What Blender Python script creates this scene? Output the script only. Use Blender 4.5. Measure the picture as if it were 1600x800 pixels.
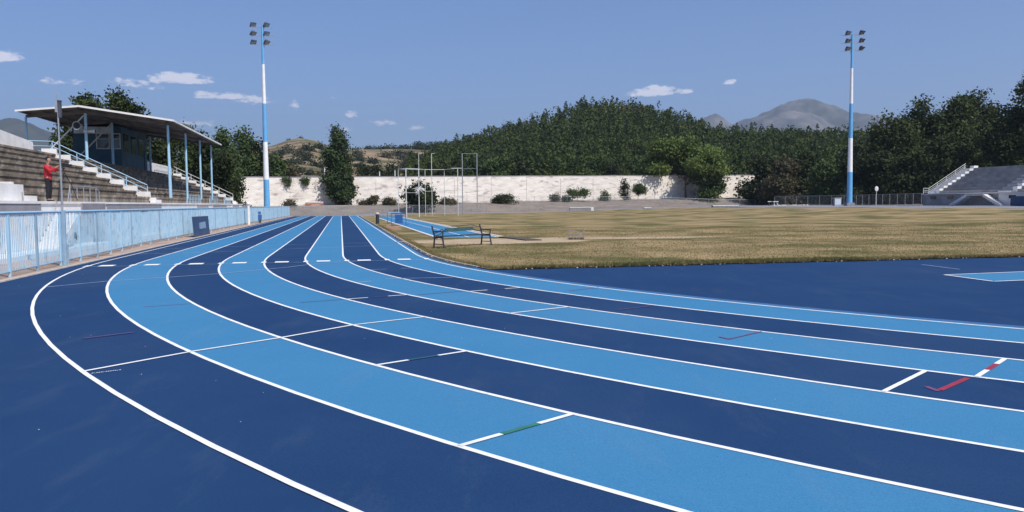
import bpy, bmesh, math, random
import numpy as np
from mathutils import Vector, Matrix, noise as mnoise
random.seed(7); rng = np.random.default_rng(7)
for o in list(bpy.data.objects): bpy.data.objects.remove(o)
scene = bpy.context.scene
col = scene.collection

# ------------------------------------------------------------------ camera, sky, sun, exposure
F, PITCH, ROLL, EYE = 1283.648, 0.0633666, -0.00813622, 1.7013
cp, sp, cr, sr = math.cos(PITCH), math.sin(PITCH), math.cos(ROLL), math.sin(ROLL)
fwd = Vector((0, cp, -sp)); up0 = Vector((0, sp, cp)); rt0 = Vector((1, 0, 0))
cam_r = rt0*cr + up0*sr; cam_u = -rt0*sr + up0*cr
cd = bpy.data.cameras.new('camera'); cam = bpy.data.objects.new('camera', cd); col.objects.link(cam)
cd.sensor_width = 36; cd.lens = 36*F/1600; cd.clip_end = 60000; cd.clip_start = 0.05
m = Matrix.Identity(4)
for i in range(3):
    m[i][0], m[i][1], m[i][2] = cam_r[i], cam_u[i], -fwd[i]
m[2][3] = EYE
cam.matrix_world = m
scene.camera = cam

TOSUN_AZ = math.atan2(0.70, -0.71); SUN_EL = math.radians(50)
tosun = Vector((math.sin(TOSUN_AZ)*math.cos(SUN_EL), math.cos(TOSUN_AZ)*math.cos(SUN_EL), math.sin(SUN_EL)))
sd = bpy.data.lights.new('sun', 'SUN'); sd.energy = 4.4; sd.angle = math.radians(0.53); sd.color = (1, 0.955, 0.89)
sun = bpy.data.objects.new('sun', sd); col.objects.link(sun)
sun.rotation_euler = tosun.to_track_quat('Z', 'Y').to_euler(); sun.location = (30, -30, 60)
vs = scene.view_settings
vs.view_transform = 'Standard'; vs.look = 'None'; vs.gamma = 1; vs.exposure = 0.32

def ray(px, py):
    u = (px-800)/F; v = (400-py)/F
    u, v = u*cr - v*sr, u*sr + v*cr
    return Vector((u, cp+v*sp, -sp+v*cp))

world = bpy.data.worlds.new('World'); scene.world = world; world.use_nodes = True
nt = world.node_tree; N = nt.nodes; L = nt.links
N.clear()
out = N.new('ShaderNodeOutputWorld'); bg = N.new('ShaderNodeBackground'); L.new(bg.outputs[0], out.inputs[0])
sky = N.new('ShaderNodeTexSky'); sky.sky_type = 'NISHITA'; sky.sun_disc = False
sky.sun_elevation = SUN_EL; sky.sun_rotation = TOSUN_AZ; sky.air_density = 1.0; sky.dust_density = 0.6; sky.ozone_density = 1.6; sky.altitude = 100
SKY_STR = 0.085
bg.inputs[1].default_value = SKY_STR
def M_(op, a, b=None, c=None, clamp=False):
    n = N.new('ShaderNodeMath'); n.operation = op; n.use_clamp = clamp
    for i, v in enumerate((a, b, c)):
        if v is None: continue
        if isinstance(v, (int, float)): n.inputs[i].default_value = v
        else: L.new(v, n.inputs[i])
    return n.outputs[0]
tc = N.new('ShaderNodeTexCoord'); sx = N.new('ShaderNodeSeparateXYZ'); L.new(tc.outputs['Generated'], sx.inputs[0])
az = M_('ARCTAN2', sx.outputs[0], sx.outputs[1]); el = M_('ARCSINE', sx.outputs[2])
cxyz = N.new('ShaderNodeCombineXYZ'); L.new(az, cxyz.inputs[0]); L.new(M_('MULTIPLY', el, 1.9), cxyz.inputs[1])
nz = N.new('ShaderNodeTexNoise'); nz.inputs['Scale'].default_value = 105; nz.inputs['Detail'].default_value = 6; nz.inputs['Roughness'].default_value = 0.6
L.new(cxyz.outputs[0], nz.inputs['Vector'])
nz2 = N.new('ShaderNodeTexNoise'); nz2.inputs['Scale'].default_value = 22; nz2.inputs['Detail'].default_value = 3
L.new(cxyz.outputs[0], nz2.inputs['Vector'])
# (px, py, half width, half height, strength)
CLOUDS = [(4,90,26,10,1.0),(98,129,36,7,.35),(205,131,30,9,.55),(232,137,20,5,.4),(243,126,16,7,.6),(285,124,42,10,1.0),(318,150,16,8,.8),(352,151,44,7,.95),
          (400,158,36,9,.5),(458,166,12,10,.35),(312,193,30,9,.35),(548,180,12,7,.75),(597,193,28,8,.5),(650,201,16,6,.4),(1012,146,36,9,.95),(1030,140,22,8,.9),(1068,143,14,6,.6),
          (1141,129,12,5,.7),(536,200,16,9,.25),(520,152,8,4,.2)]
tot = None
for (px, py, wx, wy, s_) in CLOUDS:
    r = ray(px, py).normalized(); a0 = math.atan2(r.x, r.y); e0 = math.asin(r.z)
    da = M_('MULTIPLY', M_('SUBTRACT', az, a0), F/(wx*1.25)); de = M_('MULTIPLY', M_('SUBTRACT', el, e0), F/(wy*1.25))
    # flatter bases: lower half falls off faster
    neg = M_('MULTIPLY', M_('MINIMUM', de, 0.0), 0.7); de2 = M_('ADD', de, neg)
    q = M_('ADD', M_('MULTIPLY', da, da), M_('MULTIPLY', de2, de2))
    g = M_('MULTIPLY', M_('SUBTRACT', 1.0, q, clamp=True), .25+.75*s_)
    tot = g if tot is None else M_('MAXIMUM', tot, g)
nn = M_('ADD', M_('MULTIPLY', M_('SUBTRACT', nz.outputs[0], 0.5), 2.6), M_('MULTIPLY', M_('SUBTRACT', nz2.outputs[0], 0.5), 1.2))
cl = M_('MULTIPLY', M_('SUBTRACT', M_('ADD', M_('MULTIPLY', tot, 1.25), nn), 0.30), M_('MULTIPLY', tot, 4.0, clamp=True), clamp=True)
mr = N.new('ShaderNodeMapRange'); mr.interpolation_type = 'SMOOTHSTEP'; L.new(cl, mr.inputs[0]); mr.inputs[1].default_value = 0.02; mr.inputs[2].default_value = 0.70; mr.inputs[3].default_value = 0; mr.inputs[4].default_value = .88
tint = N.new('ShaderNodeMix'); tint.data_type = 'RGBA'; tint.blend_type = 'MULTIPLY'; tint.inputs[0].default_value = 1.0
L.new(sky.outputs[0], tint.inputs[6]); tint.inputs[7].default_value = (0.68, 0.87, 1.20, 1)
mx = N.new('ShaderNodeMix'); mx.data_type = 'RGBA'; L.new(mr.outputs[0], mx.inputs[0]); L.new(tint.outputs[2], mx.inputs[6])
mx.inputs[7].default_value = (11.5, 11.3, 12.2, 1)
L.new(mx.outputs[2], bg.inputs[0])

# ------------------------------------------------------------------ frames, heights
CX, CY, TH, R = 29.2952152, 35.2713025, 0.204725576, 33.3728299
LW = 1.22
dS = Vector((-math.sin(TH), math.cos(TH))); nT = Vector((-math.cos(TH), -math.sin(TH)))
ROTZ = math.pi/2 + TH
def XY(s, t): return (CX + s*dS.x + t*nT.x, CY + s*dS.y + t*nT.y)
def ST(x, y):
    qx, qy = x-CX, y-CY
    return qx*dS.x + qy*dS.y, qx*nT.x + qy*nT.y
def W(s, t, z=0.0): x, y = XY(s, t); return (x, y, z)
def ss(x):
    x = np.clip(x, 0, 1); return x*x*(3-2*x)
P0 = np.array([-55., 163.5]); P1 = np.array([56., 217.]); WD = (P1-P0)/np.linalg.norm(P1-P0); WN = np.array([WD[1], -WD[0]])
def H(x, y):
    x = np.asarray(x, float); y = np.asarray(y, float)
    s, t = ST(x, y)
    w = 0.92*ss((4-t)/45)
    q = (x-P0[0])*WN[0] + (y-P0[1])*WN[1]; a = ((x-P0[0])*WD[0] + (y-P0[1])*WD[1])/123.0
    zb = 1.6 + 1.28*np.clip(a, -.1, 1.15)
    b = ss((16-q)/14)
    return w*(1-b) + b*zb + 0.25*ss(-q/10)
def Hs(x, y): return float(H(x, y))
def G(px, py):                                   # ground point seen at a pixel (flat part)
    r = ray(px, py); k = -EYE/r.z
    x, y = r.x*k, r.y*k
    for _ in range(6):
        k = (Hs(x, y)-EYE)/r.z; x, y = r.x*k, r.y*k
    return (x, y, Hs(x, y))
def A(px, py, Y): r = ray(px, py); k = Y/r.y; return Vector((r.x*k, Y, EYE+r.z*k))

# ------------------------------------------------------------------ mesh building
class MB:
    def __init__(self): self.v = []; self.f = []; self.mi = []
    def add(self, vs_, fs, mi=0):
        b = len(self.v); self.v.extend([tuple(v) for v in vs_]); self.f.extend([tuple(i+b for i in f) for f in fs]); self.mi.extend([mi]*len(fs)); return self
    def hexa(self, p, mi=0):                     # 8 points: bottom 4, top 4
        return self.add(p, [(3,2,1,0),(4,5,6,7),(0,1,5,4),(1,2,6,5),(2,3,7,6),(3,0,4,7)], mi)
    def box(self, c, sz, mi=0, rz=0.0):
        cx_, cy_, cz_ = c; a, b, h = sz[0]/2, sz[1]/2, sz[2]/2; co, si = math.cos(rz), math.sin(rz); p = []
        for dz in (-h, h):
            for dx, dy in ((-a,-b),(a,-b),(a,b),(-a,b)): p.append((cx_+dx*co-dy*si, cy_+dx*si+dy*co, cz_+dz))
        return self.hexa(p, mi)
    def stbox(self, s0, s1, t0, t1, z0, z1, mi=0):
        p = [W(s0,t0,z0),W(s1,t0,z0),W(s1,t1,z0),W(s0,t1,z0),W(s0,t0,z1),W(s1,t0,z1),W(s1,t1,z1),W(s0,t1,z1)]
        return self.hexa(p, mi)
    def tube(self, pts, r, n=8, mi=0, cap=True):
        pts = [Vector(p) for p in pts]; rs = r if isinstance(r, (list, tuple)) else [r]*len(pts)
        rings = []
        for i, p in enumerate(pts):
            if i == 0: dd = pts[1]-p
            elif i == len(pts)-1: dd = p-pts[i-1]
            else: dd = (pts[i+1]-p).normalized() + (p-pts[i-1]).normalized()
            dd.normalize(); a = Vector((0,0,1)) if abs(dd.z) < .9 else Vector((1,0,0))
            e1 = dd.cross(a).normalized(); e2 = dd.cross(e1)
            rings.append([p + (e1*math.cos(2*math.pi*k/n)+e2*math.sin(2*math.pi*k/n))*rs[i] for k in range(n)])
        vs_ = [v for rg in rings for v in rg]; fs = []
        for i in range(len(pts)-1):
            for k in range(n): fs.append((i*n+k, i*n+(k+1) % n, (i+1)*n+(k+1) % n, (i+1)*n+k))
        if cap: fs.append(tuple(range(n))[::-1]); fs.append(tuple((len(pts)-1)*n+k for k in range(n)))
        return self.add(vs_, fs, mi)
    def beam(self, a, b, w, h, mi=0):
        a, b = Vector(a), Vector(b); dd = (b-a).normalized(); u = Vector((0,0,1)) if abs(dd.z) < .95 else Vector((0,1,0))
        e1 = dd.cross(u).normalized()*w/2; e2 = e1.cross(dd).normalized()*h/2
        return self.hexa([a-e1-e2, a+e1-e2, b+e1-e2, b-e1-e2, a-e1+e2, a+e1+e2, b+e1+e2, b-e1+e2], mi)
    def blob(self, c, r, n=10, mi=0, rough=0.0):
        vs_ = []; fs = []; rings = n//2
        for i in range(rings+1):
            th = math.pi*i/rings
            for k in range(n):
                ph = 2*math.pi*k/n; q = 1+random.uniform(-rough, rough)
                vs_.append((c[0]+r[0]*q*math.sin(th)*math.cos(ph), c[1]+r[1]*q*math.sin(th)*math.sin(ph), c[2]+r[2]*math.cos(th)))
        for i in range(rings):
            for k in range(n): fs.append((i*n+k, (i+1)*n+k, (i+1)*n+(k+1) % n, i*n+(k+1) % n))
        return self.add(vs_, fs, mi)
    def build(self, name, mat, parent=None, origin=None, smooth=False):
        v = np.array(self.v, float).reshape(-1, 3)
        if parent is not None:
            mi_ = np.array(parent_matrix(parent).inverted()); v = v @ mi_[:3, :3].T + mi_[:3, 3]
        elif origin is not None: v = v - np.array(origin)
        me = bpy.data.meshes.new(name); me.from_pydata(v.tolist(), [], self.f)
        mats = mat if isinstance(mat, (list, tuple)) else [mat]
        for mt in mats: me.materials.append(mt)
        if len(mats) > 1: me.polygons.foreach_set('material_index', self.mi)
        if smooth: me.polygons.foreach_set('use_smooth', [True]*len(me.polygons))
        me.update()
        o = bpy.data.objects.new(name, me); col.objects.link(o)
        if parent is not None: o.parent = parent
        elif origin is not None: o.location = origin
        return o
def parent_matrix(o):
    mm = Matrix.LocRotScale(o.location, o.rotation_euler, o.scale)
    return parent_matrix(o.parent) @ mm if o.parent else mm
def tag(o, label=None, cat=None, group=None, kind=None):
    if label: o['label'] = label
    if cat: o['category'] = cat
    if group: o['group'] = group
    if kind: o['kind'] = kind
    return o
def thing(name, loc, label, cat, group=None, rz=0.0):
    o = bpy.data.objects.new(name, None); col.objects.link(o); o.location = loc; o.rotation_euler = (0, 0, rz); o.empty_display_size = .3
    return tag(o, label, cat, group)
def copy_tree(o, parent=None):
    c = o.copy(); col.objects.link(c); c.parent = parent
    for ch in list(o.children): copy_tree(ch, c)
    return c
def fast_mesh(name, verts, faces_flat, nper, mat, parent=None, loc=None, smooth=False):
    me = bpy.data.meshes.new(name); nf = len(faces_flat)//nper
    me.vertices.add(len(verts)); me.vertices.foreach_set('co', np.asarray(verts, np.float32).ravel())
    me.loops.add(len(faces_flat)); me.loops.foreach_set('vertex_index', np.asarray(faces_flat, np.int32))
    me.polygons.add(nf); me.polygons.foreach_set('loop_start', np.arange(0, nf*nper, nper, dtype=np.int32))
    me.update(calc_edges=True); me.validate(); me.materials.append(mat)
    if smooth: me.polygons.foreach_set('use_smooth', [True]*len(me.polygons))
    o = bpy.data.objects.new(name, me); col.objects.link(o)
    if parent is not None: o.parent = parent
    if loc is not None: o.location = loc
    return o
def grid_mesh(name, X, Y, Z, mat, kind=None, smooth=True):
    r_, c_ = X.shape; v = np.stack([X, Y, Z], -1).reshape(-1, 3)
    i = np.arange(r_-1)[:, None]*c_ + np.arange(c_-1)[None, :]
    f = np.stack([i, i+1, i+c_+1, i+c_], -1).reshape(-1)
    o = fast_mesh(name, v, f, 4, mat, smooth=smooth)
    bm = bmesh.new(); bm.from_mesh(o.data); 
    if sum(ff.normal.z for ff in list(bm.faces)[:50]) < 0: bmesh.ops.reverse_faces(bm, faces=bm.faces)
    bm.to_mesh(o.data); bm.free()
    if kind: o['kind'] = kind
    return o

# ------------------------------------------------------------------ materials
def mat(name, c1, c2=None, scale=4.0, rough=0.8, bump=0.0, bscale=None, stretch=(1,1,1), metal=0.0, spec=0.3, detail=5, lo=.35, hi=.65, c3=None, s3=None, lo3=.55, hi3=.7, coord='Object', bdist=.02):
    mt = bpy.data.materials.new(name); mt.use_nodes = True; n = mt.node_tree.nodes; l = mt.node_tree.links
    b = n['Principled BSDF']; b.inputs['Roughness'].default_value = rough; b.inputs['Metallic'].default_value = metal; b.inputs['Specular IOR Level'].default_value = spec
    b.inputs['Base Color'].default_value = (*c1, 1)
    t_ = n.new('ShaderNodeTexCoord'); mp = n.new('ShaderNodeMapping'); mp.inputs['Scale'].default_value = stretch; l.new(t_.outputs[coord], mp.inputs[0])
    if c2 is not None:
        z = n.new('ShaderNodeTexNoise'); z.inputs['Scale'].default_value = scale; z.inputs['Detail'].default_value = detail; z.inputs['Roughness'].default_value = .6; l.new(mp.outputs[0], z.inputs['Vector'])
        rp = n.new('ShaderNodeMapRange'); rp.inputs[1].default_value = lo; rp.inputs[2].default_value = hi; l.new(z.outputs[0], rp.inputs[0])
        mx_ = n.new('ShaderNodeMix'); mx_.data_type = 'RGBA'; l.new(rp.outputs[0], mx_.inputs[0]); mx_.inputs[6].default_value = (*c1, 1); mx_.inputs[7].default_value = (*c2, 1)
        res = mx_.outputs[2]
        if c3 is not None:
            z3 = n.new('ShaderNodeTexNoise'); z3.inputs['Scale'].default_value = s3 or scale*.3; z3.inputs['Detail'].default_value = 4; l.new(mp.outputs[0], z3.inputs['Vector'])
            rp3 = n.new('ShaderNodeMapRange'); rp3.inputs[1].default_value = lo3; rp3.inputs[2].default_value = hi3; l.new(z3.outputs[0], rp3.inputs[0])
            m3 = n.new('ShaderNodeMix'); m3.data_type = 'RGBA'; l.new(rp3.outputs[0], m3.inputs[0]); l.new(res, m3.inputs[6]); m3.inputs[7].default_value = (*c3, 1); res = m3.outputs[2]
        l.new(res, b.inputs['Base Color'])
    if bump:
        zb_ = n.new('ShaderNodeTexNoise'); zb_.inputs['Scale'].default_value = bscale or scale*6; zb_.inputs['Detail'].default_value = 4; l.new(mp.outputs[0], zb_.inputs['Vector'])
        bp = n.new('ShaderNodeBump'); bp.inputs['Strength'].default_value = bump; bp.inputs['Distance'].default_value = bdist; l.new(zb_.outputs[0], bp.inputs['Height']); l.new(bp.outputs[0], b.inputs['Normal'])
    return mt
def leafmat(name, c1, c2, scale=.35, trans=.25):
    mt = mat(name, c1, c2, scale=scale, rough=.75, spec=.15, lo=.38, hi=.62, detail=6)
    n = mt.node_tree.nodes; l = mt.node_tree.links; b = n['Principled BSDF']; o_ = n['Material Output']
    tr = n.new('ShaderNodeBsdfTranslucent'); ms = n.new('ShaderNodeMixShader'); ms.inputs[0].default_value = trans
    src = b.inputs['Base Color'].links[0].from_socket; l.new(src, tr.inputs[0]); l.new(b.outputs[0], ms.inputs[1]); l.new(tr.outputs[0], ms.inputs[2]); l.new(ms.outputs[0], o_.inputs[0])
    return mt
M = {}
M['dark_old'] = mat('dark_blue_rubber', (.020,.050,.108), (.025,.059,.122), scale=.35, rough=.85, bump=.25, bscale=160, spec=.2, c3=(.029,.066,.132), s3=1.7, lo3=.55, hi3=.75, bdist=.003)
M['light_old'] = mat('light_blue_rubber', (.058,.185,.33), (.065,.20,.352), scale=.5, rough=.85, bump=.25, bscale=160, spec=.2, c3=(.053,.172,.31), s3=1.4, lo3=.55, hi3=.75, bdist=.003)
M['light_rim'] = mat('worn_light_blue_rubber', (.06,.14,.3), (.04,.11,.25), scale=2, rough=.85, spec=.2)
def trackmat(name, base, worn, dust):
    mt = mat(name, base, rough=.9, bump=.5, bscale=420, spec=.06, bdist=.002, scale=1); n = mt.node_tree.nodes; l = mt.node_tree.links; b = n['Principled BSDF']
    tc_ = n.new('ShaderNodeTexCoord'); co = tc_.outputs['Object']
    def ns(sc, det, rgh=.6, st=(1,1,1), rz=0):
        mp = n.new('ShaderNodeMapping'); mp.inputs['Scale'].default_value = st; mp.inputs['Rotation'].default_value = (0, 0, rz); l.new(co, mp.inputs[0])
        z = n.new('ShaderNodeTexNoise'); z.inputs['Scale'].default_value = sc; z.inputs['Detail'].default_value = det; z.inputs['Roughness'].default_value = rgh; l.new(mp.outputs[0], z.inputs['Vector']); return z.outputs[0]
    def mixc(fac, lo, hi, c_in, c2, amt):
        r = n.new('ShaderNodeMapRange'); r.inputs[1].default_value = lo; r.inputs[2].default_value = hi; r.inputs[4].default_value = amt; l.new(fac, r.inputs[0])
        m_ = n.new('ShaderNodeMix'); m_.data_type = 'RGBA'; l.new(r.outputs[0], m_.inputs[0])
        if isinstance(c_in, tuple): m_.inputs[6].default_value = (*c_in, 1)
        else: l.new(c_in, m_.inputs[6])
        m_.inputs[7].default_value = (*c2, 1); return m_.outputs[2]
    c = mixc(ns(.45, 8), .35, .7, base, worn, .9)
    c = mixc(ns(2.3, 9, .7, (1, .22, 1), TH), .54, .74, c, dust, .34)
    c = mixc(ns(.12, 5), .5, .66, c, dust, .2)
    c = mixc(ns(150, 2, .5), .35, .75, c, tuple(v*1.7 for v in worn), .30)
    c = mixc(ns(95, 2, .5), .45, .8, c, tuple(v*.45 for v in base), .45)
    c = mixc(ns(9, 3, .8), .735, .76, c, (.35, .36, .38), .35)
    l.new(c, b.inputs['Base Color']); return mt
M['dark'] = trackmat('dark_blue_rubber', (.0135,.043,.118), (.020,.056,.138), (.075,.10,.15))
M['light'] = trackmat('light_blue_rubber', (.047,.188,.352), (.056,.206,.372), (.12,.22,.33))
M['line'] = mat('white_line_paint', (.80,.80,.80), (.52,.57,.63), scale=9.0, rough=.8, spec=.15, lo=.52, hi=.80, detail=12, bump=.4, bscale=200, bdist=.002)
M['muted'] = mat('far_grey_track', (.26,.265,.29), (.21,.215,.24), scale=.3, rough=.9, spec=.1)  # grey tones for the far half of the oval, instead of blue
M['muted2'] = mat('far_blue_grey_track', (.20,.23,.29), (.17,.20,.25), scale=.3, rough=.9, spec=.1)
M['line_old'] = mat('white_line_paint', (.80,.80,.80), (.66,.68,.70), scale=3.0, rough=.7, spec=.25, lo=.5, hi=.8)
M['line_faint'] = mat('worn_line_paint', (.42,.50,.66), (.20,.30,.50), scale=4.0, rough=.8, spec=.2)
M['green'] = mat('green_line_paint', (.03,.16,.12), (.04,.2,.15), scale=6, rough=.8)
M['darkgreen'] = mat('dark_green_line_paint', (.025,.085,.14), (.03,.10,.15), scale=6, rough=.8)
M['red'] = mat('red_line_paint', (.36,.035,.06), (.25,.03,.07), scale=5, rough=.8)
M['red_faint'] = mat('worn_red_line_paint', (.085,.06,.16), (.05,.062,.17), scale=5, rough=.8)
M['red_thin'] = mat('thin_red_line_paint', (.16,.08,.2), (.2,.05,.12), scale=5, rough=.8)
M['infield'] = mat('dry_grass_turf', (.38,.28,.15), (.19,.15,.07), scale=.3, rough=.95, bump=.7, bscale=9, spec=.05, c3=(.115,.11,.045), s3=.23, lo3=.48, hi3=.62, detail=9, bdist=.1)
M['blade'] = leafmat('grass_blades', (.33,.25,.12), (.17,.15,.06), scale=.6, trans=.3)
M['blade_green'] = leafmat('green_grass_blades', (.10,.13,.035), (.06,.10,.02), scale=.6, trans=.3)
M['dirt'] = mat('grey_dirt', (.27,.23,.20), (.19,.165,.145), scale=.5, rough=.95, bump=.8, bscale=5, spec=.05, c3=(.27,.22,.17), s3=.12, detail=8, bdist=.15)
M['sand'] = mat('pale_sand', (.48,.37,.25), (.36,.28,.18), scale=1.4, rough=.95, bump=.5, bscale=9, spec=.05)
M['redsoil'] = mat('reddish_soil', (.38,.2,.12), (.28,.16,.1), scale=3, rough=.95, bump=.5)
M['path'] = mat('pinkish_concrete', (.46,.33,.25), (.34,.25,.20), scale=1.2, rough=.9, bump=.3, bscale=20, c3=(.25,.19,.15), s3=.6)
M['kerb'] = mat('pale_concrete_kerb', (.62,.55,.47), (.48,.42,.36), scale=3, rough=.9, bump=.3)
M['kerb_dark'] = mat('dark_inner_strip', (.06,.07,.09), (.035,.04,.055), scale=3, rough=.9)
M['white_wall'] = mat('whitewashed_concrete', (.82,.76,.68), (.66,.59,.52), scale=.45, rough=.9, bump=.4, bscale=4, stretch=(1,1,3.2), c3=(.40,.35,.31), s3=.5, lo3=.56, hi3=.72, detail=12, bdist=.05)
M['white'] = mat('white_paint', (.80,.78,.75), (.68,.65,.62), scale=1.3, rough=.75, bump=.2, bscale=10, c3=(.45,.42,.4), s3=.8, lo3=.62, hi3=.8)
M['white_blue'] = mat('pale_blue_whitewash', (.50,.62,.70), (.68,.72,.74), scale=.9, rough=.85, bump=.3, bscale=8, c3=(.34,.44,.52), s3=1.5, lo3=.55, hi3=.75)
M['concrete'] = mat('stained_concrete', (.29,.235,.18), (.105,.085,.066), scale=1.7, rough=.95, bump=.4, bscale=8, stretch=(1.0,1.0,.55), c3=(.42,.36,.29), s3=1.1, lo3=.56, hi3=.72, detail=9)
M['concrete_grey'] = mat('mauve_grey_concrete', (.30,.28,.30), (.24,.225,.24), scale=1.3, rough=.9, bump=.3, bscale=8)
M['far_concrete'] = mat('grey_blue_concrete', (.36,.35,.35), (.22,.215,.22), scale=.7, rough=.95, bump=.4, bscale=5, c3=(.32,.28,.25), s3=.5)
M['rail'] = mat('light_blue_railing_paint', (.30,.50,.66), (.36,.56,.70), scale=2, rough=.5, spec=.4)
M['fencebar'] = mat('pale_blue_fence_paint', (.33,.52,.66), (.42,.60,.72), scale=1.4, rough=.55, spec=.4, c3=(.22,.36,.48), s3=3)
M['fencepost'] = mat('grey_blue_fence_post_paint', (.26,.38,.48), (.2,.29,.37), scale=2, rough=.6, spec=.4)
M['steel'] = mat('galvanised_steel', (.42,.44,.46), (.33,.35,.37), scale=6, rough=.45, metal=.5)
M['steel_pale'] = mat('pale_painted_steel', (.62,.62,.60), (.5,.5,.49), scale=3, rough=.5, metal=.0)
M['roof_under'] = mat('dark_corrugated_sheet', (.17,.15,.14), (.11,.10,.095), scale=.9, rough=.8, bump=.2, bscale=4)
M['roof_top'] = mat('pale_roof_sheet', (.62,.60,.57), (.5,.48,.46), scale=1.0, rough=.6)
M['fascia'] = mat('white_roof_edge', (.78,.76,.72), (.66,.64,.6), scale=1.0, rough=.6)
M['cabin'] = mat('teal_blue_cabin_paint', (.055,.11,.145), (.035,.08,.115), scale=.9, rough=.7)
M['glass_dark'] = mat('dark_window_glass', (.02,.025,.03), rough=.1, spec=.6)
M['pole_blue'] = mat('blue_mast_paint', (.14,.40,.68), (.12,.35,.62), scale=1.2, rough=.45, spec=.4)
M['pole_white'] = mat('white_mast_paint', (.82,.82,.82), (.74,.74,.74), scale=1.2, rough=.45, spec=.4)
M['lamp_body'] = mat('dark_lamp_housing', (.05,.055,.07), (.09,.09,.11), scale=3, rough=.5)
M['lamp_glass'] = mat('lamp_glass', (.35,.38,.42), rough=.1, spec=.8, metal=.6)
M['iron'] = mat('black_cast_iron', (.02,.022,.03), (.035,.04,.05), scale=9, rough=.5, spec=.5)
M['green_wood'] = mat('dark_green_plank', (.035,.085,.10), (.05,.11,.11), scale=4, rough=.7)
M['wood_dark'] = mat('weathered_dark_wood', (.07,.06,.05), (.11,.09,.07), scale=4, rough=.85)
M['wood_pale'] = mat('bleached_wood', (.34,.29,.24), (.24,.2,.16), scale=6, rough=.85)
M['navy'] = mat('navy_board_paint', (.035,.07,.15), (.05,.09,.18), scale=1.6, rough=.6)
M['blue_gear'] = mat('blue_equipment_paint', (.04,.15,.38), (.03,.12,.32), scale=5, rough=.5)
M['bark'] = mat('bark', (.10,.08,.06), (.06,.048,.038), scale=3, rough=.95, bump=.6, bscale=12)
M['leaf_pine'] = leafmat('dark_pine_needles', (.036,.052,.018), (.066,.085,.026))
M['leaf_dark'] = leafmat('dark_evergreen_leaves', (.028,.042,.017), (.052,.066,.024))
M['leaf_broad'] = leafmat('green_broad_leaves', (.050,.080,.026), (.085,.120,.040))
M['leaf_willow'] = leafmat('yellow_green_leaves', (.085,.125,.030), (.15,.19,.050))
M['leaf_poplar'] = leafmat('poplar_leaves', (.040,.066,.026), (.075,.105,.042))
M['leaf_scrub'] = leafmat('dusty_scrub_leaves', (.07,.07,.035), (.12,.105,.06))
M['leaf_forest'] = leafmat('forest_needles', (.028,.047,.014), (.088,.112,.030), scale=.16)
M['shirt'] = mat('red_cloth', (.50,.03,.04), (.38,.025,.035), scale=8, rough=.9)
M['trouser'] = mat('black_cloth', (.012,.013,.018), (.02,.02,.026), scale=8, rough=.9)
M['skin'] = mat('skin', (.42,.24,.17), (.36,.2,.14), scale=8, rough=.6)
M['hair'] = mat('dark_hair', (.02,.015,.012), (.03,.022,.018), scale=20, rough=.7)
M['black'] = mat('black_plastic', (.015,.015,.017), (.025,.025,.028), scale=8, rough=.5)
M['grey_rock'] = mat('mountain_rock', (.21,.19,.165), (.045,.055,.05), scale=.006, rough=1, bump=0, c3=(.035,.045,.03), s3=.0025, lo3=.45, hi3=.6, detail=12)
M['hill_dark'] = mat('wooded_mountain', (.04,.05,.035), (.08,.08,.06), scale=.004, rough=1, detail=10)
M['forest_floor'] = mat('forest_floor', (.03,.042,.018), (.045,.055,.025), scale=.05, rough=1)
M['drygrass'] = mat('dry_hill_grass', (.33,.235,.145), (.19,.14,.085), scale=.045, rough=1, bump=.5, bscale=.3, c3=(.10,.095,.045), s3=.04, lo3=.47, hi3=.56, detail=12, bdist=1.0, stretch=(1,1.6,2.2))
M['building'] = mat('cream_plaster', (.58,.50,.40), (.48,.42,.34), scale=.5, rough=.9)
M['rooftile'] = mat('red_roof_tile', (.32,.12,.08), (.24,.09,.06), scale=1, rough=.9)
M['redboard'] = mat('faded_red_paint', (.50,.16,.12), (.58,.26,.2), scale=2, rough=.8)

# ================================================================== GROUND AND TRACK
def axis(a, b, step, far, k):
    core = np.arange(a, b+.01, step); g = np.array([step*(1.35**i) for i in range(1, k)]).cumsum(); g = g*far/g[-1]
    return np.concatenate([(a-g)[::-1], core, b+g])
gx = axis(-190, 230, 2.5, 11000, 16); gy = axis(-70, 330, 2.5, 11000, 16)
X, Y = np.meshgrid(gx, gy); Z = H(X, Y)
Zr = Z - 0.03 + 0.10*np.sin(X*.31+1.3*np.sin(Y*.17))*np.cos(Y*.27)*ss((Z-.05)/.9)*((np.abs(X)<230))
grid_mesh('ground', X, Y, Zr, M['dirt'], 'structure')

def sheet(name, svals, tlo, thi, nt_, z, m_, kind='structure'):
    s_ = np.asarray(svals, float); lo = np.array([tlo(v) for v in s_]); hi = np.array([thi(v) for v in s_])
    a = np.linspace(0, 1, nt_)[None, :]; T_ = lo[:, None]*(1-a)+hi[:, None]*a; S_ = np.repeat(s_[:, None], nt_, 1)
    X = CX + S_*dS.x + T_*nT.x; Y = CY + S_*dS.y + T_*nT.y
    return grid_mesh(name, X, Y, H(X, Y)+z, m_, kind)
sheet('track_apron', np.arange(-62, 106.1, 1.0), lambda s: -46, lambda s: 43.55, 91, 0.0, M['dark'])
sheet('path', np.arange(-40, 112.1, 1.0), lambda s: 43.55, lambda s: 47.2, 6, 0.012, M['path'])
RI = R-0.36; SL = 94.2
def halfw(s):
    if s < 0: return math.sqrt(max(RI*RI-s*s, .01))
    if s > SL: return math.sqrt(max(RI*RI-(s-SL)**2, .01))
    return RI
sv = np.concatenate([[-7.75], np.arange(-7, SL, 1.0), SL + RI*np.sin(np.linspace(0, math.pi/2, 30))])
sheet('infield', sv, lambda s: -halfw(s), lambda s: halfw(s), 80, 0.022, M['infield'])

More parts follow.
